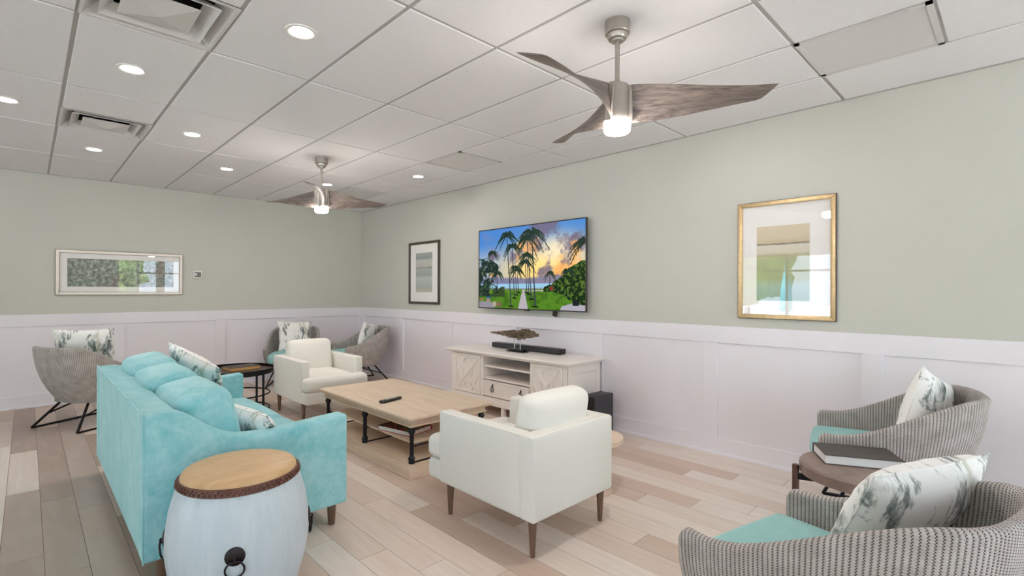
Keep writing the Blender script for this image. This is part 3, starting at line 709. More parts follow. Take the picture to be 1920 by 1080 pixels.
# television picture, painted in numpy and carried by a fine colour grid
def fbm(w, h, seed, base=4, octv=5, sx=1.0):
    rs = np.random.RandomState(seed); out = np.zeros((h, w)); amp = 1.0; tot = 0
    for o in range(octv):
        gx, gy = int(base*2**o*sx)+2, int(base*2**o)+2; g = rs.rand(gy, gx)
        X = np.linspace(0, gx-1.001, w); Y = np.linspace(0, gy-1.001, h); xi = X.astype(int); yi = Y.astype(int); fx = X-xi; fy = (Y-yi)[:, None]
        fx = fx*fx*(3-2*fx); fy = fy*fy*(3-2*fy)
        a = g[np.ix_(yi, xi)]; b = g[np.ix_(yi, xi+1)]; c = g[np.ix_(yi+1, xi)]; d = g[np.ix_(yi+1, xi+1)]
        out += amp*((a*(1-fx)+b*fx)*(1-fy)+(c*(1-fx)+d*fx)*fy); tot += amp; amp *= 0.55
    return out/tot
def paint_tv(W=480, H=276):
    X, Y = np.meshgrid((np.arange(W)+0.5)/W, (np.arange(H)+0.5)/H)     # Y from the top
    def col(c): return np.array(c, float)
    def mixa(img, m, c): return img*(1-m[..., None])+col(c)*m[..., None]
    def ss(e0, e1, v):
        t = np.clip((v-e0)/(e1-e0), 0, 1); return t*t*(3-2*t)
    img = np.zeros((H, W, 3))+col((70, 130, 205))
    img = mixa(img, ss(0.15, 0.45, Y), (150, 170, 205)); 
    glow = np.exp(-(((X-0.66)/0.42)**2+((Y-0.56)/0.30)**2)); img = mixa(img, np.clip(glow*1.15, 0, 1), (255, 218, 130))
    g2 = np.exp(-(((X-0.78)/0.20)**2+((Y-0.30)/0.16)**2)); img = mixa(img, g2*0.85, (255, 236, 196))
    n = fbm(W, H, 3, 4, 6, 1.6); n2 = fbm(W, H, 9, 3, 6, 2.2)
    cl = ss(0.52, 0.66, n+0.10*np.exp(-((Y-0.30)/0.2)**2)-0.02); img = mixa(img, cl*0.85*(Y < 0.62), (112, 100, 122))
    img = mixa(img, ss(0.56, 0.70, n2)*0.8*(Y < 0.60), (250, 176, 96))
    left = np.exp(-(((X-0.03)/0.10)**2+((Y-0.2)/0.12)**2)); img = mixa(img, left*ss(0.35, 0.6, n)*0.95, (222, 128, 110))
    band = np.exp(-(((Y-(0.52-0.42*X))/0.055)**2))*ss(0.5, 0.7, X); img = mixa(img, band*ss(0.38, 0.58, n2)*0.9, (118, 100, 110))
    hz = ss(0.60, 0.64, Y+0.06*(n-0.5))*(Y < 0.70); img = mixa(img, hz*0.85, (112, 110, 150))
    img = mixa(img, ((Y > 0.695) & (Y < 0.765)).astype(float), (150, 196, 224))
    img = mixa(img, ss(0.745, 0.765, Y)*(Y < 0.785), (120, 108, 110))
    grass = (Y > 0.765).astype(float); gn = fbm(W, H, 21, 20, 3, 1.5); img = mixa(img, grass, (82, 128, 34)); img = mixa(img, grass*ss(0.4, 0.65, gn)*0.6, (50, 90, 24)); img = mixa(img, grass*ss(0.83, 0.77, Y)*0.5, (120, 160, 50))
    pw = 0.008+0.040*(Y-0.765)/0.235; img = mixa(img, grass*(np.abs(X-(0.468-0.005*(Y-0.765)/0.235)) < pw), (176, 170, 176))
    pc = (np.abs(Y-(0.80+0.06*np.abs(X-0.60)-0.02)) < 0.006) & (X > 0.49) & (X < 0.68); img = mixa(img, pc.astype(float), (186, 182, 184))
    pr_ = (Y > 0.90) & (X > 0.80+ (0.99-Y)*0.35) & (Y > 1.28-0.4*X) ; img = mixa(img, pr_.astype(float), (170, 166, 176))
    pl_ = (Y > 0.92) & (X < 0.15+0.03*np.sin(Y*40)); img = mixa(img, pl_.astype(float), (140, 138, 146))
    # foliage
    ln = fbm(W, H, 33, 46, 3, 1.6); shp = fbm(W, H, 41, 9, 4, 1.6)
    hed = (X > 0.665+0.05*(shp-0.5)) & (Y > 0.74-0.30*ss(0.66, 1.0, X)+0.10*(shp-0.5)) & (Y < 0.80+0.14*ss(0.72, 1.0, X)+0.02*(shp-0.5))
    img = mixa(img, hed.astype(float), (22, 42, 20)); img = mixa(img, hed*ss(0.46, 0.66, ln), (84, 112, 44))
    lt = (X < 0.20-0.9*np.maximum(0, 0.45-Y)+0.08*(shp-0.5)) & (Y > 0.38+0.15*(shp-0.5)) & (Y < 0.86); img = mixa(img, lt*ss(0.40, 0.52, shp+0.1), (26, 44, 40)); img = mixa(img, lt*ss(0.55, 0.68, ln), (66, 86, 60))
    sh = (X > 0.13) & (X < 0.28) & (Y > 0.76-0.03*np.sin(X*30)) & (Y < 0.86); img = mixa(img, sh*ss(0.3, 0.45, shp), (52, 72, 38))
    for (x0, y0, w_, h_, c) in ((0.0, 0.88, 0.05, 0.03, (150, 112, 72)), (0.08, 0.865, 0.05, 0.015, (40, 90, 190)), (0.08, 0.885, 0.045, 0.035, (160, 130, 104)), (0.15, 0.92, 0.04, 0.06, (168, 158, 136)), (0.19, 0.925, 0.055, 0.06, (120, 100, 76)), (0.71, 0.735, 0.03, 0.035, (140, 40, 50)), (0.90, 0.885, 0.05, 0.06, (26, 32, 36))):
        img = mixa(img, ((X > x0) & (X < x0+w_) & (Y > y0) & (Y < y0+h_)).astype(float), c)
    # palms
    rs = np.random.RandomState(5)
    def line(x0, y0, x1, y1, w0, w1, c):
        pad = 0.012; xa, xb = int(max(0, (min(x0, x1)-pad)*W)), int(min(W, (max(x0, x1)+pad)*W+1)); ya, yb = int(max(0, (min(y0, y1)-pad*2)*H)), int(min(H, (max(y0, y1)+pad*2)*H+1))
        if xb <= xa or yb <= ya: return
        dx, dy = x1-x0, (y1-y0)*0.575; L = math.hypot(dx, dy)+1e-9; px = X[ya:yb, xa:xb]-x0; py = (Y[ya:yb, xa:xb]-y0)*0.575
        tt = np.clip((px*dx+py*dy)/L**2, 0, 1); d = np.hypot(px-tt*dx, py-tt*dy)
        img[ya:yb, xa:xb] = mixa(img[ya:yb, xa:xb], ss(0.0022, 0.0, d-(w0+(w1-w0)*tt)), c)
    def palm(bx, by, tx, ty, s, trunk=(58, 58, 74), leaf=(30, 50, 38), nf=15):
        if trunk: line(bx, by, tx, ty, 0.0040*s/0.1, 0.0024*s/0.1, trunk); line(bx-0.02*s/0.1, by, bx+0.02*s/0.1, by+0.004, 0.004, 0.004, (26, 34, 22))
        for k in range(nf):
            a = math.pi*(0.02+0.96*k/(nf-1))*1.3-0.47+0.1*rs.randn(); l = s*(0.75+0.5*rs.rand()); p = (tx, ty)
            for q in range(6):
                u = (q+1)/6; nx = tx+math.cos(a)*l*u; ny = ty-(math.sin(a)*l*u-0.75*l*u*u)*1.6
                w_ = 0.0034*s/0.1*(1-q/8); line(p[0], p[1], nx, ny, w_, w_*0.9, leaf)
                if q > 0:
                    for sg in (-1, 1):
                        ll = l*0.16*(1-0.5*abs(u-0.5)); line(nx, ny, nx+sg*ll*0.45+math.cos(a)*ll*0.3, ny+ll*1.5, w_*0.75, w_*0.3, leaf if sg > 0 else tuple(int(v*1.25) for v in leaf))
                p = (nx, ny)
    palm(0.345, 0.97, 0.30, 0.10, 0.105); palm(0.38, 0.87, 0.355, 0.24, 0.075); palm(0.40, 0.83, 0.385, 0.50, 0.06); palm(0.42, 0.80, 0.405, 0.53, 0.06); palm(0.545, 0.88, 0.50, 0.16, 0.10)
    palm(0.58, 0.97, 0.545, 0.10, 0.125); palm(0.50, 0.80, 0.485, 0.44, 0.075); palm(0.52, 0.82, 0.50, 0.36, 0.075)
    palm(0.15, 0.66, 0.15, 0.30, 0.06, (46, 50, 54)); palm(0.20, 0.80, 0.20, 0.56, 0.055, (46, 50, 54)); palm(0.71, 0.72, 0.71, 0.58, 0.045, (50, 46, 40)); palm(0.86, 0.66, 0.86, 0.56, 0.05, None); palm(1.02, 0.55, 1.0, 0.26, 0.13, None)
    for i in range(9): 
        x = 0.27+i*0.045
        if abs(x-0.468) > 0.02: line(x, 0.745, x, 0.775, 0.0012, 0.0012, (110, 100, 100))
    return np.clip(img, 0, 255)/255.0
t = thing('television', 'large wall mounted television showing a palm garden at sunset', 'television', (0, -4.22, 1.2), world=True)
TY0, TY1, TZ0, TZ1 = -5.087, -3.350, 1.205, 2.230
bm = BM(); box(bm, -0.085, -0.060, TY0+0.002, TY1-0.002, TZ0+0.002, TZ1-0.002, 0.004, 2); obj('body', bm, 'black_plastic', t)
bm = BM(); frame_rect(bm, TY0, TY1, TZ0, TZ1, 0.009, -0.092, -0.066, 0.002, 0); obj('bezel', bm, 'screen_edge', t)
bm = BM(); box(bm, -0.061, 0.0, -4.5, -3.95, 1.45, 1.95); obj('wall_mount', bm, 'black_plastic', t, smooth=False)
bm = BM(); box(bm, -0.097, -0.07, -4.26, -4.18, TZ0-0.010, TZ0+0.004, 0.002, 1); obj('logo_bar', bm, 'screen_edge', t)
bm = BM(); bar(bm, (-0.05, -4.63, 1.22), (-0.045, -4.615, 1.145), 0.022, 0.05, up=(0, 1, 0)); obj('cable_end', bm, 'black_plastic', t)
pic = paint_tv(); H_, W_ = pic.shape[:2]; s0 = (TY0+0.012, TY1-0.012, TZ0+0.014, TZ1-0.012)
yy = np.linspace(s0[1], s0[0], W_+1); zz = np.linspace(s0[3], s0[2], H_+1)
YY, ZZ = np.meshgrid(yy, zz); co = np.stack([np.full(YY.shape, -0.0875)-0, YY+4.22, ZZ-1.2], -1).reshape(-1, 3)
I = (np.arange(H_)[:, None]*(W_+1)+np.arange(W_)[None, :]).ravel(); fc = np.stack([I, I+W_+1, I+W_+2, I+1], 1)
me = bpy.data.meshes.new('screen'); me.from_pydata(co.tolist(), [], fc.tolist()); ca = me.color_attributes.new('picture', 'FLOAT_COLOR', 'CORNER')
lc = np.where(pic <= 0.04045, pic/12.92, ((pic+0.055)/1.055)**2.4).reshape(-1, 3); lc = np.concatenate([lc, np.ones((len(lc), 1))], 1)
ca.data.foreach_set('color', np.repeat(lc, 4, 0).astype(np.float32).ravel()); me.materials.append(M['tv_picture']); link('screen', me, t)

# ------------------------------------------------------------------ media console and what stands on it
t = thing('media_console', 'white media console with lattice doors and open shelves under the television', 'console', (-0.33, -4.33, 0), world=True)
def part(n, mt, fn, parent=None, **k):
    bm = BM(); fn(bm); return obj(n, bm, mt, parent or t, **k)
XF, XB = -0.60, -0.045
def moulded(bm, x0, x1, y0, y1, prof):
    """stack of inset slabs: prof = [(inset, z0, z1, bevel)]"""
    for ins, z0, z1, bv in prof: box(bm, x0+ins, x1-ins, y0+ins, y1-ins, z0, z1, bv, 2)
part('top', 'console_paint', lambda b: (box(b, -0.665, -0.03, -5.285, -3.375, 0.713, 0.737, 0.007, 3), box(b, -0.645, -0.035, -5.265, -3.395, 0.699, 0.7135, 0.004, 2), box(b, -0.625, -0.04, -5.245, -3.415, 0.688, 0.6995, 0.003, 1)))
part('side', 'console_paint', lambda b: (box(b, XF, XB, -3.475, -3.44, 0.17, 0.688)))
def rside(b):
    box(b, XF, XB, -5.225, -5.20, 0.17, 0.688); box(b, XF, XF+0.07, -5.237, -5.225, 0.17, 0.688, 0.002, 1); box(b, XB-0.07, XB, -5.237, -5.225, 0.17, 0.688, 0.002, 1)
    box(b, XF+0.07, XB-0.07, -5.237, -5.225, 0.61, 0.688, 0.002, 1); box(b, XF+0.07, XB-0.07, -5.237, -5.225, 0.17, 0.26, 0.002, 1)
part('side', 'console_paint', rside)
part('divider', 'console_paint', lambda b: box(b, XF+0.005, XB, -4.01, -3.985, 0.17, 0.688)); part('divider', 'console_paint', lambda b: box(b, XF+0.005, XB, -4.765, -4.74, 0.17, 0.688))
part('back', 'console_paint', lambda b: (box(b, XB-0.012, XB, -5.22, -4.765, 0.17, 0.688), box(b, XB-0.012, XB, -3.985, -3.44, 0.17, 0.688), box(b, XB-0.012, XB, -4.74, -4.01, 0.17, 0.42)))
part('bottom', 'console_paint', lambda b: box(b, XF, XB, -5.22, -3.45, 0.17, 0.20))
part('shelf', 'console_paint', lambda b: box(b, XF+0.01, XB, -4.74, -4.01, 0.560, 0.580, 0.003, 1)); part('shelf', 'console_paint', lambda b: box(b, XF+0.01, XB, -4.74, -4.01, 0.420, 0.440, 0.003, 1))
part('face_stile', 'console_paint', lambda b: box(b, XF-0.008, XF+0.01, -3.50, -3.44, 0.20, 0.688, 0.002, 1)); part('face_stile', 'console_paint', lambda b: box(b, XF-0.008, XF+0.01, -5.237, -5.185, 0.20, 0.688, 0.002, 1))
part('face_stile', 'console_paint', lambda b: box(b, XF-0.006, XF+0.01, -4.015, -3.975, 0.20, 0.688, 0.002, 1))
part('plinth', 'console_paint', lambda b: (box(b, -0.625, -0.04, -5.25, -3.425, 0.135, 0.20, 0.004, 2), box(b, -0.615, -0.04, -5.243, -3.432, 0.20, 0.222, 0.006, 2)))
for y in (-5.2, -4.33, -3.47):
    for x in (-0.58, -0.08): part('foot', 'console_paint', lambda b: box(b, x-0.022, x+0.022, y-0.022, y+0.022, 0.0, 0.14, 0.003, 1))
def door(y0, y1):
    z0, z1 = 0.228, 0.684; d = part('door', 'console_paint', lambda b: box(b, XF-0.006, XF+0.012, y0, y1, z0, z1, 0.001, 1))
    part('door_frame', 'console_paint', lambda b: frame_rect(b, y0, y1, z0, z1, 0.028, XF-0.020, XF-0.006, 0.003, 0), d)
    def fret(b):
        ya, yb, za, zb = y0+0.026, y1-0.026, z0+0.026, z1-0.026; cy, cz = (ya+yb)/2, (za+zb)/2; w, h = yb-ya, zb-za; X = XF-0.011
        cnt = [0]
        def br(p, q):
            cnt[0] += 1; xx = X-0.00025*cnt[0] if cnt[0] < 20 else X-0.002-0.0001*(cnt[0] % 9); bar(b, (xx, p[0], p[1]), (xx, q[0], q[1]), 0.017, 0.012, up=(1, 0, 0))
        br((ya, za), (yb, zb)); br((ya, zb), (yb, za))
        br((ya, cz+0.02), (ya+w*0.32, za)); br((yb, cz+0.02), (yb-w*0.32, za)); 
        for sy in (1, -1):
            arc = [(cy+sy*(w*0.40*math.cos(a)), za+0.02+h*0.52*math.sin(a)) for a in [R(q) for q in range(0, 91, 10)]]
            pts = [(cy + sy*w*(0.46 - 0.30*math.sin(math.pi*u)*(1 if u < .5 else 0.9)), za + h*u) for u in [i/12 for i in range(13)]]
            for p, q in zip(pts[:-1], pts[1:]): br(p, q)
        arch = [(cy+w*0.17*math.cos(a), zb-h*0.20+h*0.17*math.sin(a)) for a in [R(q) for q in range(0, 181, 20)]]
        for p, q in zip(arch[:-1], arch[1:]): br(p, q)
        ar2 = [(cy+w*0.17*math.cos(a), za+h*0.12+h*0.14*math.sin(a)) for a in [R(q) for q in range(0, 181, 20)]]
        for p, q in zip(ar2[:-1], ar2[1:]): br(p, q)
    part('fretwork', 'console_paint', fret, d)
door(-3.972, -3.505); door(-5.183, -4.775)
dr = part('drawer', 'console_paint', lambda b: (box(b, XF-0.004, XF+0.3, -4.735, -4.02, 0.235, 0.408, 0.002, 1), frame_rect(b, -4.735, -4.02, 0.235, 0.408, 0.018, XF-0.012, XF-0.003, 0.003, 0)))
for y in (-4.18, -4.62):
    def pull(b):
        box(b, XF-0.014, XF-0.004, y-0.008, y+0.008, 0.352, 0.375, 0.003, 1); tube(b, [(XF-0.018, y+0.024*math.sin(a)*(0.5-0.5*math.cos(a))**0.5, 0.322+0.034*math.cos(a)) for a in [2*math.pi*i/20 for i in range(20)]], 0.0045, 6, True)
    part('ring_pull', 'iron', pull, dr)
t = thing('soundbar', 'long black soundbar lying on the media console', 'soundbar', (-0.18, -4.3, 0.7375), world=True)
part('body', 'black_plastic', lambda b: box(b, -0.235, -0.125, -4.845, -3.765, 0.7415, 0.798, 0.006, 2)); part('grille_cloth', 'sub_grey', lambda b: box(b, -0.2365, -0.2345, -4.835, -3.775, 0.7485, 0.791))
part('foot', 'black_plastic', lambda b: box(b, -0.21, -0.15, -4.7, -4.6, 0.737, 0.742)); part('foot', 'black_plastic', lambda b: box(b, -0.21, -0.15, -4.0, -3.9, 0.737, 0.742))
t = thing('fish_sculpture', 'rough bronze fish sculpture on two steel posts and a black stone base', 'sculpture', (-0.36, -4.33, 0.7375), world=True)
part('base', 'stone_black', lambda b: (box(b, -0.41, -0.31, -4.46, -4.20, 0.7375, 0.752, 0.002, 1), box(b, -0.40, -0.32, -4.43, -4.23, 0.752, 0.772, 0.003, 1)))
for y in (-4.285, -4.375): part('post', 'chrome', lambda b: tube(b, [(-0.36, y, 0.772), (-0.36, y, 0.91)], 0.007, 12))
def fish(b):
    rs = random.Random(3); 
    def outline(u):      # u: 0 nose .. 1 tail; centre height, half height
        top = 0.936+0.064*min(1, u/0.72)**1.15-(0.014 if 0.58 < u < 0.66 else 0)-0.30*max(0, u-0.84)
        bot = 0.932-0.048*min(1, u/0.64)**1.2+0.17*max(0, u-0.66)
        return top, bot
    for i in range(620):
        u = rs.random()**0.8; tp, bt = outline(u); z = bt+(tp-bt)*rs.random(); y = -3.895-0.735*u; x = -0.36+rs.uniform(-0.028, 0.028)*math.sin(math.pi*min(1, u*0.85+0.12))
        r_ = rs.uniform(0.005, 0.010)*min(1, 0.45+u); dz = rs.uniform(-0.012, 0.012); l = rs.uniform(0.014, 0.03)
        tube(b, [(x, y-l, z-dz), (x+rs.uniform(-.006, .006), y, z+rs.uniform(-.004, .004)), (x, y+l, z+dz)], [r_*0.7, r_, r_*0.6], 5)
part('fish_body', 'bronze', fish, ang=60)
t = thing('subwoofer', 'dark grey box subwoofer on the floor beside the media console', 'subwoofer', (-0.26, -5.40, 0), world=True)
part('cabinet', 'sub_grey', lambda b: box(b, -0.435, -0.13, -5.455, -5.30, 0.012, 0.405, 0.006, 2)); part('front_cloth', 'black_plastic', lambda b: box(b, -0.445, -0.434, -5.450, -5.305, 0.02, 0.40, 0.003, 1))
for x in (-0.41, -0.16): part('foot', 'black_plastic', lambda b: box(b, x-0.015, x+0.015, -5.445, -5.315, 0.0, 0.0125))

# ------------------------------------------------------------------ coffee table
t = thing('coffee_table', 'long washed oak coffee table with black pipe legs and two lower shelves', 'coffee table', (-1.91, -4.31, 0), world=True)
CX0, CX1, CY0, CY1 = -2.345, -1.485, -5.115, -3.515
part('top', 'table_wood', lambda b: (box(b, CX0, CX1, CY0, CY1, 0.440, 0.465, 0.008, 3), box(b, CX0+0.022, CX1-0.022, CY0+0.022, CY1-0.022, 0.426, 0.441, 0.005, 2)))
part('apron', 'table_wood', lambda b: (box(b, CX0+0.045, CX1-0.045, CY0+0.045, CY1-0.045, 0.392, 0.427, 0.002, 1), box(b, CX0+0.036, CX1-0.036, CY0+0.036, CY1-0.036, 0.380, 0.394, 0.005, 2)))
part('shelf', 'table_wood', lambda b: (box(b, CX0+0.095, CX1-0.095, CY0+0.095, CY1-0.095, 0.232, 0.250, 0.004, 2)))
part('base', 'table_wood', lambda b: (box(b, CX0, CX1, CY0, CY1, 0.0, 0.078, 0.003, 1), box(b, CX0+0.008, CX1-0.008, CY0+0.008, CY1-0.008, 0.078, 0.088, 0.004, 2), box(b, CX0+0.03, CX1-0.03, CY0+0.03, CY1-0.03, 0.088, 0.096, 0.004, 2)))
for x in (CX0+0.07, CX1-0.07):
    for y in (CY0+0.07, (CY0+CY1)/2, CY1-0.07):
        lg = part('leg', 'pipe', lambda b: lathe(b, [(0.024, 0.096), (0.026, 0.102), (0.022, 0.116), (0.027, 0.128), (0.026, 0.142), (0.0165, 0.152), (0.0165, 0.322), (0.025, 0.332), (0.028, 0.346), (0.026, 0.358), (0.020, 0.366), (0.024, 0.380)], 16, (x, y, 0)))
for y in (CY0+0.07, (CY0+CY1)/2, CY1-0.07):
    part('stretcher', 'pipe', lambda b: box(b, CX0+0.07, CX1-0.07, y-0.008, y+0.008, 0.0965, 0.104)); part('shelf_rail', 'pipe', lambda b: box(b, CX0+0.07, CX1-0.07, y-0.006, y+0.006, 0.222, 0.232))
t = thing('remote_control', 'slim black remote control lying on the coffee table', 'remote control', (-2.12, -4.49, 0.4652), R(12)); 
def rem(b):
    softbox(b, (0, 0, 0.012), (0.235, 0.048, 0.022), 0.010, (0, 0, 0.002), 8, 3, warp=lambda p: Vector((p.x, p.y*(1-0.25*(p.x/0.12)), p.z)))
part('case', 'black_plastic', rem)
def btn(b):
    for i in range(5):
        for j in (-1, 0, 1): box(b, -0.05+i*0.026-0.007, -0.05+i*0.026+0.007, j*0.0125-0.004, j*0.0125+0.004, 0.0225, 0.0258, 0.001, 1)
part('buttons', 'grille_white', btn)
t = thing('picture_book', 'thick red and black picture book on the coffee table shelf', 'book', (-2.10, -4.68, 0.2505), R(12))
part('back_cover', 'book_red', lambda b: box(b, -0.135, 0.135, -0.185, 0.185, 0.0, 0.004, 0.001, 1)); part('page_block', 'pages', lambda b: box(b, -0.130, 0.126, -0.180, 0.180, 0.004, 0.036)); part('front_cover', 'cover_print', lambda b: box(b, -0.135, 0.135, -0.185, 0.185, 0.036, 0.040, 0.001, 1)); part('spine', 'book_red', lambda b: box(b, 0.131, 0.138, -0.185, 0.185, 0.0, 0.040, 0.002, 1))

# ------------------------------------------------------------------ sofa
t = thing('sofa', 'aqua velvet three cushion sofa with tapered wood feet', 'sofa', (-3.53, -4.37, 0), world=True)
SX0, SX1, SY0, SY1 = -4.045, -3.005, -5.435, -3.305
def arm_height(x):
    pts = [(-4.045, 0.836), (-3.93, 0.838), (-3.88, 0.825), (-3.83, 0.79), (-3.77, 0.74), (-3.70, 0.69), (-3.62, 0.660), (-3.52, 0.650), (-3.35, 0.652), (-3.15, 0.667), (-3.005, 0.675)]
    return float(np.interp(x, [p[0] for p in pts], [p[1] for p in pts]))
def sofa_arm(b, yc):
    xc = (SX0+SX1)/2; H = 0.70
    def wp(p):
        h = sum(arm_height(xc+p.x+d) for d in (-0.03, -0.015, 0, 0.015, 0.03))/5-0.13; zn = p.z+H/2
        z = zn if zn < 0.05 else (0.05+(zn-0.05)*(h-0.05-0.04)/(H-0.05-0.04) if zn < H-0.04 else h-(H-zn))
        return Vector((p.x, p.y, z+0.13-0.48))
    softbox(b, (xc, yc, 0.48), (SX1-SX0, 0.12, H), 0.02, (0, 0, 0), 30, 4, warp=wp)
part('arm', 'velvet', lambda b: sofa_arm(b, SY0+0.06), ang=50); part('arm', 'velvet', lambda b: sofa_arm(b, SY1-0.06), ang=50)
part('back', 'velvet', lambda b: prism(b, [(SX0+0.004, 0.14), (SX0+0.004, 0.822), (SX0+0.02, 0.836), (-3.90, 0.828), (-3.885, 0.812), (-3.82, 0.40), (-3.82, 0.14)], 1, SY0+0.10, SY1-0.10), ang=50, wn=True)
part('base', 'velvet', lambda b: softbox(b, (-3.43, -4.37, 0.215), (0.83, 1.93, 0.15), 0.02, (0, 0, 0), 4, 3))
def piping(b):
    tube(b, [(SX0+0.004, SY0+0.022, 0.838), (SX0+0.004, SY1-0.022, 0.838)], 0.0055, 6); tube(b, [(SX0+0.004, SY0+0.006, 0.13), (SX0+0.004, SY0+0.006, 0.832)], 0.0045, 6)
part('piping', 'velvet', piping)
L3 = (SY1-SY0-0.24)/2
for i in range(2):
    yc = SY0+0.12+L3*(i+0.5)
    part('seat_cushion', 'velvet', lambda b: softbox(b, (-3.37, yc, 0.375), (0.80, L3-0.008, 0.19), 0.075, (0.035, 0.004, 0.042), 8, 4), ang=70)
L3 = (SY1-SY0-0.24)/3
for i, dx in enumerate((0.02, 0.0, 0.0)):
    yc = SY0+0.12+L3*(i+0.5)
    part('back_cushion', 'velvet', lambda b: softbox(b, (0, 0, 0), (0.27, L3-0.004, 0.50), 0.06, (0.045, 0.006, 0.02), 8, 5, mat=Matrix.Translation((-3.735+dx, yc, 0.635+0.02*i)) @ Matrix.Rotation(R(-11), 4, 'Y')), ang=70)
for x in (SX0+0.09, SX1-0.075):
    for y in (SY0+0.06, SY1-0.06): part('leg', 'leg_wood', lambda b: lathe(b, [(0.019, 0.0), (0.021, 0.004), (0.028, 0.135)], 16, (x, y, 0)))

# ------------------------------------------------------------------ pillows
def pillow_mesh(w, h, th, seed, sag=0.0, n=26):
    bm = BM(); g = {}
    for s in (1, -1):
        for i in range(n+1):
            for j in range(n+1):
                if s == -1 and (i in (0, n) or j in (0, n)): g[(s, i, j)] = g[(1, i, j)]; continue
                u, v = 2*i/n-1, 2*j/n-1
                x = w/2*u*(1-0.075*u*u*math.cos(v*math.pi/2)**0.8 if abs(v) < 1 else 1); z = h/2*v*(1-0.075*v*v*math.cos(u*math.pi/2)**0.8 if abs(u) < 1 else 1)
                k = ((1-u*u)*(1-v*v))**0.42
                wr_ = 0.010*mnoise.noise(Vector((u*2.2+seed, v*2.2, seed*3.1)))*k + 0.004*mnoise.noise(Vector((u*7, v*7+seed, 2.0)))*k
                y = s*th/2*k + wr_ + sag*(u*u)
                g[(s, i, j)] = bm.verts.new((x, y, z))
        for i in range(n):
            for j in range(n):
                q = (g[(s, i, j)], g[(s, i+1, j)], g[(s, i+1, j+1)], g[(s, i, j+1)])
                bm.faces.new(q if s == -1 else tuple(reversed(q)))
    return bm
def pillow(lab, loc, yaw_, lean, roll, w, h, th, mt, seed, sag=0.0):
    t_ = thing('throw_pillow', lab, 'pillow', loc, 0, 'watercolour throw pillows')
    t_.rotation_euler = (Matrix.Rotation(yaw_, 3, 'Z') @ Matrix.Rotation(lean, 3, 'X') @ Matrix.Rotation(roll, 3, 'Y')).to_euler()
    o = obj('cover', pillow_mesh(w, h, th, seed, sag), mt, t_, ang=80)
    bm = BM(); bx_ = []
    n = 26
    for i in range(4*n):
        k, q = divmod(i, n); u = 2*q/n-1; a, b_ = [(u, -1), (1, u), (-u, 1), (-1, -u)][k]
        x = w/2*a*(1-0.075*a*a*math.cos(b_*math.pi/2)**0.8 if abs(b_) < 1 else 1); z = h/2*b_*(1-0.075*b_*b_*math.cos(a*math.pi/2)**0.8 if abs(a) < 1 else 1)
        bx_.append((x, sag*(a*a), z))
    tube(bm, bx_, 0.0035, 5, True); obj('seam', bm, mt, t_)
    return t_
# local axes of a pillow: face normal y, width x, height z
pillow('white and charcoal pillow leaning on the far end of the aqua sofa', (-3.43, -3.67, 0.735), R(-68), R(30), R(27), 0.50, 0.48, 0.17, 'pillow', 1.3)
pillow('white pillow lying low against the near arm of the aqua sofa', (-3.45, -5.125, 0.575), R(-75), R(28), R(6), 0.46, 0.40, 0.15, 'pillow', 4.1)

# ------------------------------------------------------------------ armchairs (faces local +y)
def armchair(lab, loc, rz):
    t = thing('armchair', lab, 'armchair', loc, rz, 'cream linen armchairs')
    W, D, ZB, ZT = 0.735, 0.82, 0.205, 0.662
    def P(n, fn, mt='linen', **k):
        bm = BM(); fn(bm); return obj(n, bm, mt, t, **k)
    # local: back at y=-D/2
    y0 = -D/2; y1 = D/2
    P('back', lambda b: softbox(b, (0, y0+0.055, (ZB+ZT)/2), (W, 0.11, ZT-ZB), 0.018, (0, 0, 0), 4, 3), ang=50)
    for s in (-1, 1): P('arm', lambda b: softbox(b, (s*(W/2-0.05), 0.05, (ZB+ZT)/2), (0.10, D-0.10, ZT-ZB), 0.020, (0, 0.004, 0), 4, 3), ang=50)
    P('base', lambda b: softbox(b, (0, 0.055, ZB+0.065), (W-0.19, D-0.08, 0.13), 0.02, (0, 0.004, 0), 4, 3))
    P('front_rail', lambda b: softbox(b, (0, y1+0.055, ZB+0.066), (W-0.006, 0.145, 0.132), 0.03, (0, 0.004, 0), 4, 4), ang=60)
    P('seat_cushion', lambda b: (softbox(b, (0, 0.06, 0.412), (W-0.205, D-0.12, 0.15), 0.05, (0.0, 0.0, 0.020), 8, 4), softbox(b, (0, y1+0.066, 0.412), (W-0.002, 0.150, 0.15), 0.05, (0.004, 0.012, 0.010), 8, 4)), ang=70)
    P('back_cushion', lambda b: softbox(b, (0, 0, 0), (W-0.205, 0.16, 0.40), 0.06, (0.004, 0.03, 0.012), 8, 4, mat=Matrix.Translation((0.01, y0+0.195, 0.635)) @ Matrix.Rotation(R(10), 4, 'X')), ang=70)
    P('piping', lambda b: (tube(b, [(-W/2+0.02, y0+0.006, ZT-0.006), (W/2-0.02, y0+0.006, ZT-0.006)], 0.004, 6), tube(b, [(-W/2+0.006, y0+0.02, ZT-0.006), (-W/2+0.006, y1-0.01, ZT-0.006)], 0.004, 6), tube(b, [(W/2-0.006, y0+0.02, ZT-0.006), (W/2-0.006, y1-0.01, ZT-0.006)], 0.004, 6)))
    for sx in (-1, 1):
        for sy in (-1, 1): P('leg', lambda b: lathe(b, [(0.0125, 0.0), (0.0135, 0.003), (0.025, 0.208)], 16, mat=Matrix(((1, 0, sx*-0.00, sx*(W/2-0.055)), (0, 1, 0, sy*(D/2-0.055)), (0, 0, 1, 0), (0, 0, 0, 1)))), 'leg_wood')
    return t
armchair('pale linen armchair in front with its back to the viewer', (-2.148, -6.12, 0), 0)
armchair('cream linen armchair facing the coffee table from its far end', (-1.935, -2.56, 0), R(180))

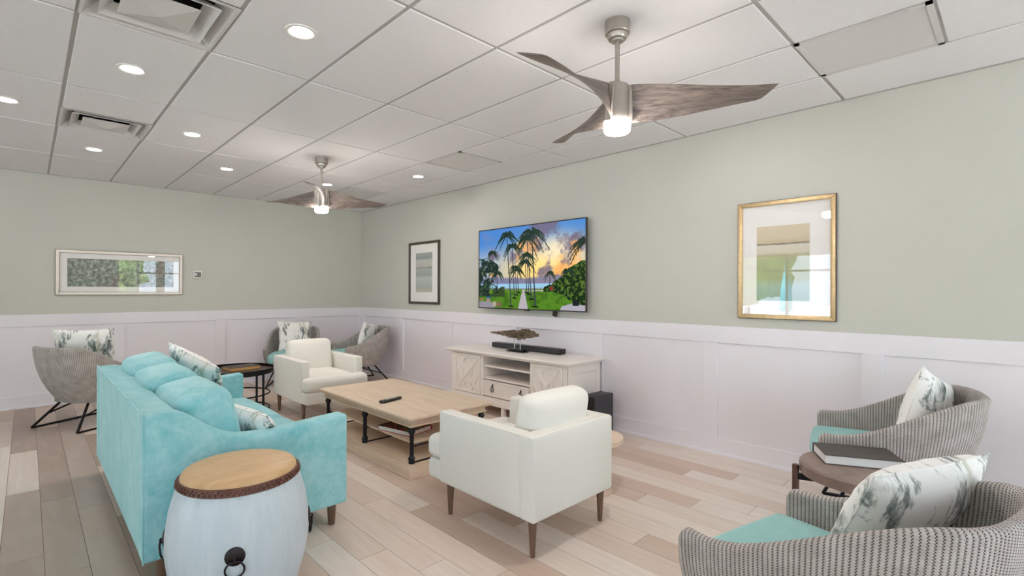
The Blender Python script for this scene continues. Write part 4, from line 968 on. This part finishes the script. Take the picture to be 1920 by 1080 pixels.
# ------------------------------------------------------------------ drum stool
t = thing('drum_stool', 'pale blue barrel drum stool with tan skin top and iron rings', 'drum stool', (-3.715, -5.775, 0))
t.rotation_euler = (0, 0, R(0))
DR = [(0.215, 0.0), (0.235, 0.012), (0.262, 0.10), (0.288, 0.20), (0.300, 0.29), (0.297, 0.37), (0.284, 0.46), (0.262, 0.54), (0.240, 0.585), (0.238, 0.588)]
part('body', 'drum_body', lambda b: lathe(b, DR, 64), ang=60)
part('skin', 'drum_skin', lambda b: lathe(b, [(0.243, 0.590), (0.2415, 0.604), (0.234, 0.616), (0.22, 0.622), (0.12, 0.623), (0, 0.623)], 64, cap=False), ang=60)
part('stud_band', 'drum_band', lambda b: lathe(b, [(0.252, 0.562), (0.256, 0.566), (0.250, 0.594), (0.244, 0.597), (0.240, 0.580)], 64, cap=False))
b = BM(); bmesh.ops.create_uvsphere(b, u_segments=8, v_segments=5, radius=0.0060); st0 = obj('stud', b, 'stud_brass', t); N_ = 66
for i in range(2*N_):
    k, q = divmod(i, N_); a = 2*math.pi*(q+0.5*k)/N_; r_, z = (0.2535, 0.587) if k == 0 else (0.2565, 0.574)
    o = st0 if i == 0 else st0.copy()
    if i: COL.objects.link(o); o.parent = t
    o.location = (r_*math.cos(a), r_*math.sin(a), z)
for i in range(4):
    a = R(-110)+i*R(90)
    rm = Matrix.Rotation(a, 4, 'Z') @ Matrix.Translation((0.299, 0, 0.335))
    def boss(b):
        lathe(b, [(0, 0.009), (0.014, 0.008), (0.028, 0.006), (0.039, 0.001), (0.039, -0.010), (0, -0.012)], 28, mat=rm @ Matrix.Rotation(R(90), 4, 'Y')); tube(b, [rm @ Vector((0.010+0.008*math.sin(q), 0, -0.010+0.010*math.cos(q))) for q in [2*math.pi*k/12 for k in range(12)]], 0.0035, 6, True)
    bs = part('boss', 'iron', boss); part('ring', 'iron', lambda b: tube(b, [rm @ Vector((0.016-0.012*(1-math.cos(q))*0.5, 0.036*math.sin(q), -0.050+0.036*math.cos(q))) for q in [2*math.pi*k/32 for k in range(32)]], 0.0042, 8, True), bs)

# ------------------------------------------------------------------ wicker chairs (face local +y)
ARC = []
def arc_fraction(a):
    """share of the rim's length between the back centre (0) and the arm front (1)"""
    if not ARC:
        n = 400; P_ = []
        for i in range(n+1):
            q = i/n
            if q < 0.62: P_.append((0.365*math.sin(q/0.62*math.pi/2)**(2/3), 0.02-0.46*math.cos(q/0.62*math.pi/2)**(2/3)))
            else: P_.append((0.365, 0.02+0.325*(q-0.62)/0.38))
        L_ = [0.0]
        for p_, q_ in zip(P_[:-1], P_[1:]): L_.append(L_[-1]+math.hypot(q_[0]-p_[0], q_[1]-p_[1]))
        ARC.extend(v/L_[-1] for v in L_)
    return float(np.interp(a, np.linspace(0, 1, len(ARC)), ARC))
def shell_point(s, t_, ins=0.0):
    """s -1..1 from right arm front around the back to left arm front; t 0 bottom .. 1 rim"""
    side = 1 if s < 0 else -1; a = abs(s)                     # a 1 at the arm front, 0 at back centre
    hw_t, hw_b = 0.370, 0.28; bk_t, bk_b = 0.455, 0.235; fr_t, fr_b = 0.345, 0.30
    e = 1-(1-t_)**2.5
    hw = hw_b+(hw_t-hw_b)*e - ins; bk = bk_b+(bk_t-bk_b)*(0.75*e+0.25*t_) - ins; fr = fr_b+(fr_t-fr_b)*e
    if a < 0.62:                                              # rounded back: superellipse quarter
        th = (a/0.62)*math.pi/2; p = 3.0
        x = hw*math.sin(th)**(2/p); y = 0.02-(bk+0.02)*math.cos(th)**(2/p)
    else:
        q = (a-0.62)/0.38; x = hw*(1-0.035*q*q); y = 0.02+(fr-0.02)*q
    uu = min(1, max(0, (0.93-arc_fraction(a))/0.68)); r_ = 0.578+0.262*uu*uu*(3-2*uu) - 0.03*max(0, (a-0.96)/0.04)**2; z0 = 0.265
    return Vector((side*x, y, z0+(r_-z0)*t_))
def shell_mesh():
    NR, NC, NT_ = 136, 4, 26; NS = NR*NC; th = 0.034
    # resample s for even arc length along the rim
    ss = np.linspace(-1, 1, 1601); P_ = np.array([shell_point(float(s), 0.85)[:2] for s in ss]); L = np.concatenate([[0], np.cumsum(np.linalg.norm(np.diff(P_, axis=0), axis=1))])
    sv = np.interp(np.linspace(0, L[-1], NS+1), L, ss)
    prof = [('o', i/NT_) for i in range(NT_+1)] + [('r', i/6) for i in range(1, 6)] + [('i', 1-i/(NT_-8)*0.80) for i in range(NT_-8+1)]
    verts, faces, uvs = [], [], []
    LEN = 0.62; rows = len(prof)
    for k, s in enumerate(sv):
        s = float(s); rib = 0.0022*abs(math.sin(math.pi*k/NC))**0.7
        d = 1e-3; tgt = (shell_point(min(1, s+d), 0.85)-shell_point(max(-1, s-d), 0.85)); tgt.z = 0; tgt.normalize(); nrm = Vector((-tgt.y, tgt.x, 0))
        c = shell_point(s, 0.85)
        if nrm.dot(Vector((c.x, c.y-0.05, 0))) < 0: nrm = -nrm
        acc = 0; last = None
        for kind, tt in prof:
            if kind == 'o': p = shell_point(s, tt)+nrm*rib
            elif kind == 'i': p = shell_point(s, tt)-nrm*(th+rib)
            else:
                ang = math.pi*tt; p = shell_point(s, 1.0)-nrm*th/2+nrm*(th/2+rib)*math.cos(ang)+Vector((0, 0, 0.018*math.sin(ang)))
            if last is not None: acc += (p-last).length
            last = p.copy(); verts.append(p); uvs.append((k/NC, acc/0.0080))
    for k in range(NS):
        for j in range(rows-1):
            a = k*rows+j; faces.append((a, a+1, a+rows+1, a+rows))
    # arm ends
    for k in (0, NS):
        base = k*rows; n_ = rows-1
        for j in range(rows//2-1):
            a, b_, c_, d_ = base+j, base+j+1, base+n_-j-1, base+n_-j
            faces.append((a, b_, c_, d_) if k else (d_, c_, b_, a))
    me = bpy.data.meshes.new('shell'); me.from_pydata([tuple(v) for v in verts], [], faces); uvl = me.uv_layers.new(name='UVMap')
    li = np.zeros(len(me.loops), dtype=np.int32); me.loops.foreach_get('vertex_index', li); uvl.data.foreach_set('uv', np.array(uvs, dtype=np.float32)[li].ravel())
    me.polygons.foreach_set('use_smooth', [True]*len(me.polygons)); me.update(); me.materials.append(M['wicker']); return me
SHELL = shell_mesh()
def chair_proto():
    t = link('wicker_chair', None); t['category'] = 'chair'; t['group'] = 'grey wicker tub chairs'
    link('shell', SHELL, t)
    def P(n, fn, mt, **k):
        bm = BM(); fn(bm); return obj(n, bm, mt, t, **k)
    # seat deck under the cushion, same weave
    def deck(b):
        pts = [(shell_point(s, 0.10, 0.01).x, shell_point(s, 0.10, 0.01).y) for s in np.linspace(-1, 1, 61)]
        prism(b, pts, 2, 0.268, 0.352)
    P('seat_deck', deck, 'wicker')
    def cush(b):
        def wp(p):
            f = 1-0.20*max(0, (-p.y-0.05)/0.27)**1.6; return Vector((p.x*f, p.y, p.z))
        softbox(b, (0, 0.075, 0.425), (0.61, 0.60, 0.15), 0.05, (0.0, 0.015, 0.018), 10, 4, warp=wp)
    P('seat_cushion', cush, 'teal_seat', ang=70)
    for s in (-1, 1):
        def sled(b):
            A, B, C_, D_ = (s*0.19, -0.16, 0.268), (s*0.33, -0.36, 0.009), (s*0.33, 0.31, 0.009), (s*0.22, 0.20, 0.268)
            for p, q in ((A, B), (B, C_), (C_, D_), (D_, A)): bar(b, p, q, 0.018, 0.018, up=(s, 0, 0.2))
            m1 = tuple(A[i]+(B[i]-A[i])*0.5 for i in range(3)); bar(b, m1, tuple(D_[i]*0.9+A[i]*0.1 for i in range(3)), 0.014, 0.014, up=(s, 0, 0.2))
        P('sled_leg', sled, 'black_metal', smooth=False)
    P('crossbar', lambda b: bar(b, (-0.2, 0.03, 0.262), (0.2, 0.03, 0.262), 0.018, 0.012), 'black_metal', smooth=False)
    return t
proto = chair_proto()
# location, direction faced (degrees from +y, clockwise towards +x), label
CH = [((-0.585, -7.70), -14, 'grey wicker tub chair on the right beside the wainscot, behind the round table'),
      ((-2.47, -7.85), 13, 'nearest grey wicker tub chair with aqua seat at the lower right corner'),
      ((-3.93, -1.38), 60, 'grey wicker tub chair behind the sofa at the left, seen from its back'),
      ((-1.47, -0.62), -150, 'grey wicker tub chair with teal seat against the end wall behind the cream armchair'),
      ((-0.60, -1.08), -82, 'grey wicker tub chair in the far corner, turned sideways')]
for i, ((x, y), a, lab) in enumerate(CH):
    o = proto if i == 0 else copy_tree(proto); o.location = (x, y, 0); o.rotation_euler = (0, 0, -R(a)); o['label'] = lab
pillow('watercolour pillow standing in the right wicker chair beside the wainscot', (-0.515, -7.885, 0.715), R(-16), R(8), R(20), 0.44, 0.46, 0.18, 'pillow_b', 2.2)
pillow('large watercolour pillow in the nearest wicker chair', (-2.335, -8.015, 0.725), R(-25), R(27), R(-2), 0.52, 0.38, 0.17, 'pillow', 6.7)
pillow('white and charcoal pillow in the wicker chair behind the sofa at the left', (-3.985, -1.385, 0.775), R(-23), R(13), R(0), 0.54, 0.50, 0.15, 'pillow', 8.8)
pillow('white and charcoal pillow in the wicker chair against the end wall', (-1.40, -0.52, 0.725), R(0), R(-14), R(3), 0.52, 0.46, 0.15, 'pillow', 11.2)
pillow('white and charcoal pillow in the far corner wicker chair', (-0.46, -1.08, 0.70), R(30), R(12), R(8), 0.46, 0.44, 0.16, 'pillow', 13.9)

# ------------------------------------------------------------------ side tables
t = thing('side_table', 'round taupe side table with dark posts between the right wicker chairs', 'side table', (-1.275, -7.715, 0))
part('top', 'concrete_top', lambda b: lathe(b, [(0, 0.455), (0.270, 0.455), (0.283, 0.462), (0.285, 0.51), (0.277, 0.520), (0, 0.521)], 64, cap=False), ang=30)
for k in range(3):
    a = R(112+120*k); x, y = 0.285*math.cos(a), 0.285*math.sin(a); part('leg', 'umber_leg', lambda b: lathe(b, [(0.014, 0.0), (0.017, 0.003), (0.017, 0.487), (0.015, 0.492), (0, 0.493)], 16, (x*1.06, y*1.06, 0), cap=False))
def yoke(b):
    for k in range(3):
        a = R(112+120*k); bar(b, (0, 0, 0.43), (0.30*math.cos(a), 0.30*math.sin(a), 0.43), 0.03, 0.03)
part('yoke', 'black_metal', yoke, smooth=False)
t = thing('hardcover_book', 'thick dark hardcover book lying on the round taupe side table', 'book', (-1.18, -7.668, 0.521), R(-62))
part('page_block', 'pages', lambda b: box(b, -0.172, 0.172, -0.112, 0.107, 0.003, 0.047)); part('back_cover', 'book_dark', lambda b: box(b, -0.177, 0.177, -0.118, 0.113, 0.0, 0.0035, 0.001, 1)); part('front_cover', 'book_dark', lambda b: box(b, -0.177, 0.177, -0.118, 0.113, 0.0465, 0.050, 0.001, 1)); part('spine', 'book_dark', lambda b: box(b, -0.177, 0.177, 0.108, 0.114, 0.0, 0.050, 0.001, 1))
t = thing('tray_table', 'round dark tray table on black metal legs between the far chairs', 'side table', (-2.63, -1.86, 0))
part('tray', 'brown_wood', lambda b: lathe(b, [(0, 0.465), (0.405, 0.465), (0.412, 0.47), (0.412, 0.478), (0, 0.479)], 56, cap=False), ang=30)
part('rim', 'black_metal', lambda b: lathe(b, [(0.408, 0.458), (0.420, 0.458), (0.424, 0.508), (0.412, 0.508)], 56, cap=False)); part('under_ring', 'black_metal', lambda b: lathe(b, [(0.37, 0.445), (0.40, 0.445), (0.40, 0.464), (0.37, 0.464), (0.37, 0.445)], 48, cap=False))
for k in range(4):
    a = R(35+90*k); x, y = 0.37*math.cos(a), 0.37*math.sin(a); part('leg', 'black_metal', lambda b: bar(b, (x, y, 0.0), (x, y, 0.45), 0.02, 0.02))
for z in (0.02, 0.20):
    part('ring_stretcher', 'black_metal', lambda b: tube(b, [(0.37*math.cos(q), 0.37*math.sin(q), z) for q in [2*math.pi*i/40 for i in range(40)]], 0.009, 6, True))
t = thing('magazine', 'tan edged book lying on the dark tray table', 'book', (-2.55, -1.80, 0.4795), R(97))
part('page_block', 'tan_edge', lambda b: box(b, -0.12, 0.12, -0.17, 0.17, 0.003, 0.036)); part('cover', 'book_dark', lambda b: box(b, -0.122, 0.122, -0.172, 0.172, 0.036, 0.039)); part('back_cover', 'book_dark', lambda b: box(b, -0.122, 0.122, -0.172, 0.172, 0.0, 0.003))
t = thing('accent_table', 'small round pale wood table half hidden behind the front armchair', 'side table', (-1.475, -6.17, 0))
part('top', 'pale_wood', lambda b: lathe(b, [(0, 0.36), (0.20, 0.36), (0.208, 0.365), (0.208, 0.395), (0.202, 0.40), (0, 0.40)], 48, cap=False), ang=30)
part('stem', 'pale_wood', lambda b: lathe(b, [(0.03, 0.02), (0.025, 0.1), (0.025, 0.33), (0.05, 0.36)], 20)); part('foot', 'pale_wood', lambda b: lathe(b, [(0.13, 0.0), (0.13, 0.012), (0.10, 0.02), (0, 0.022)], 32, cap=True))
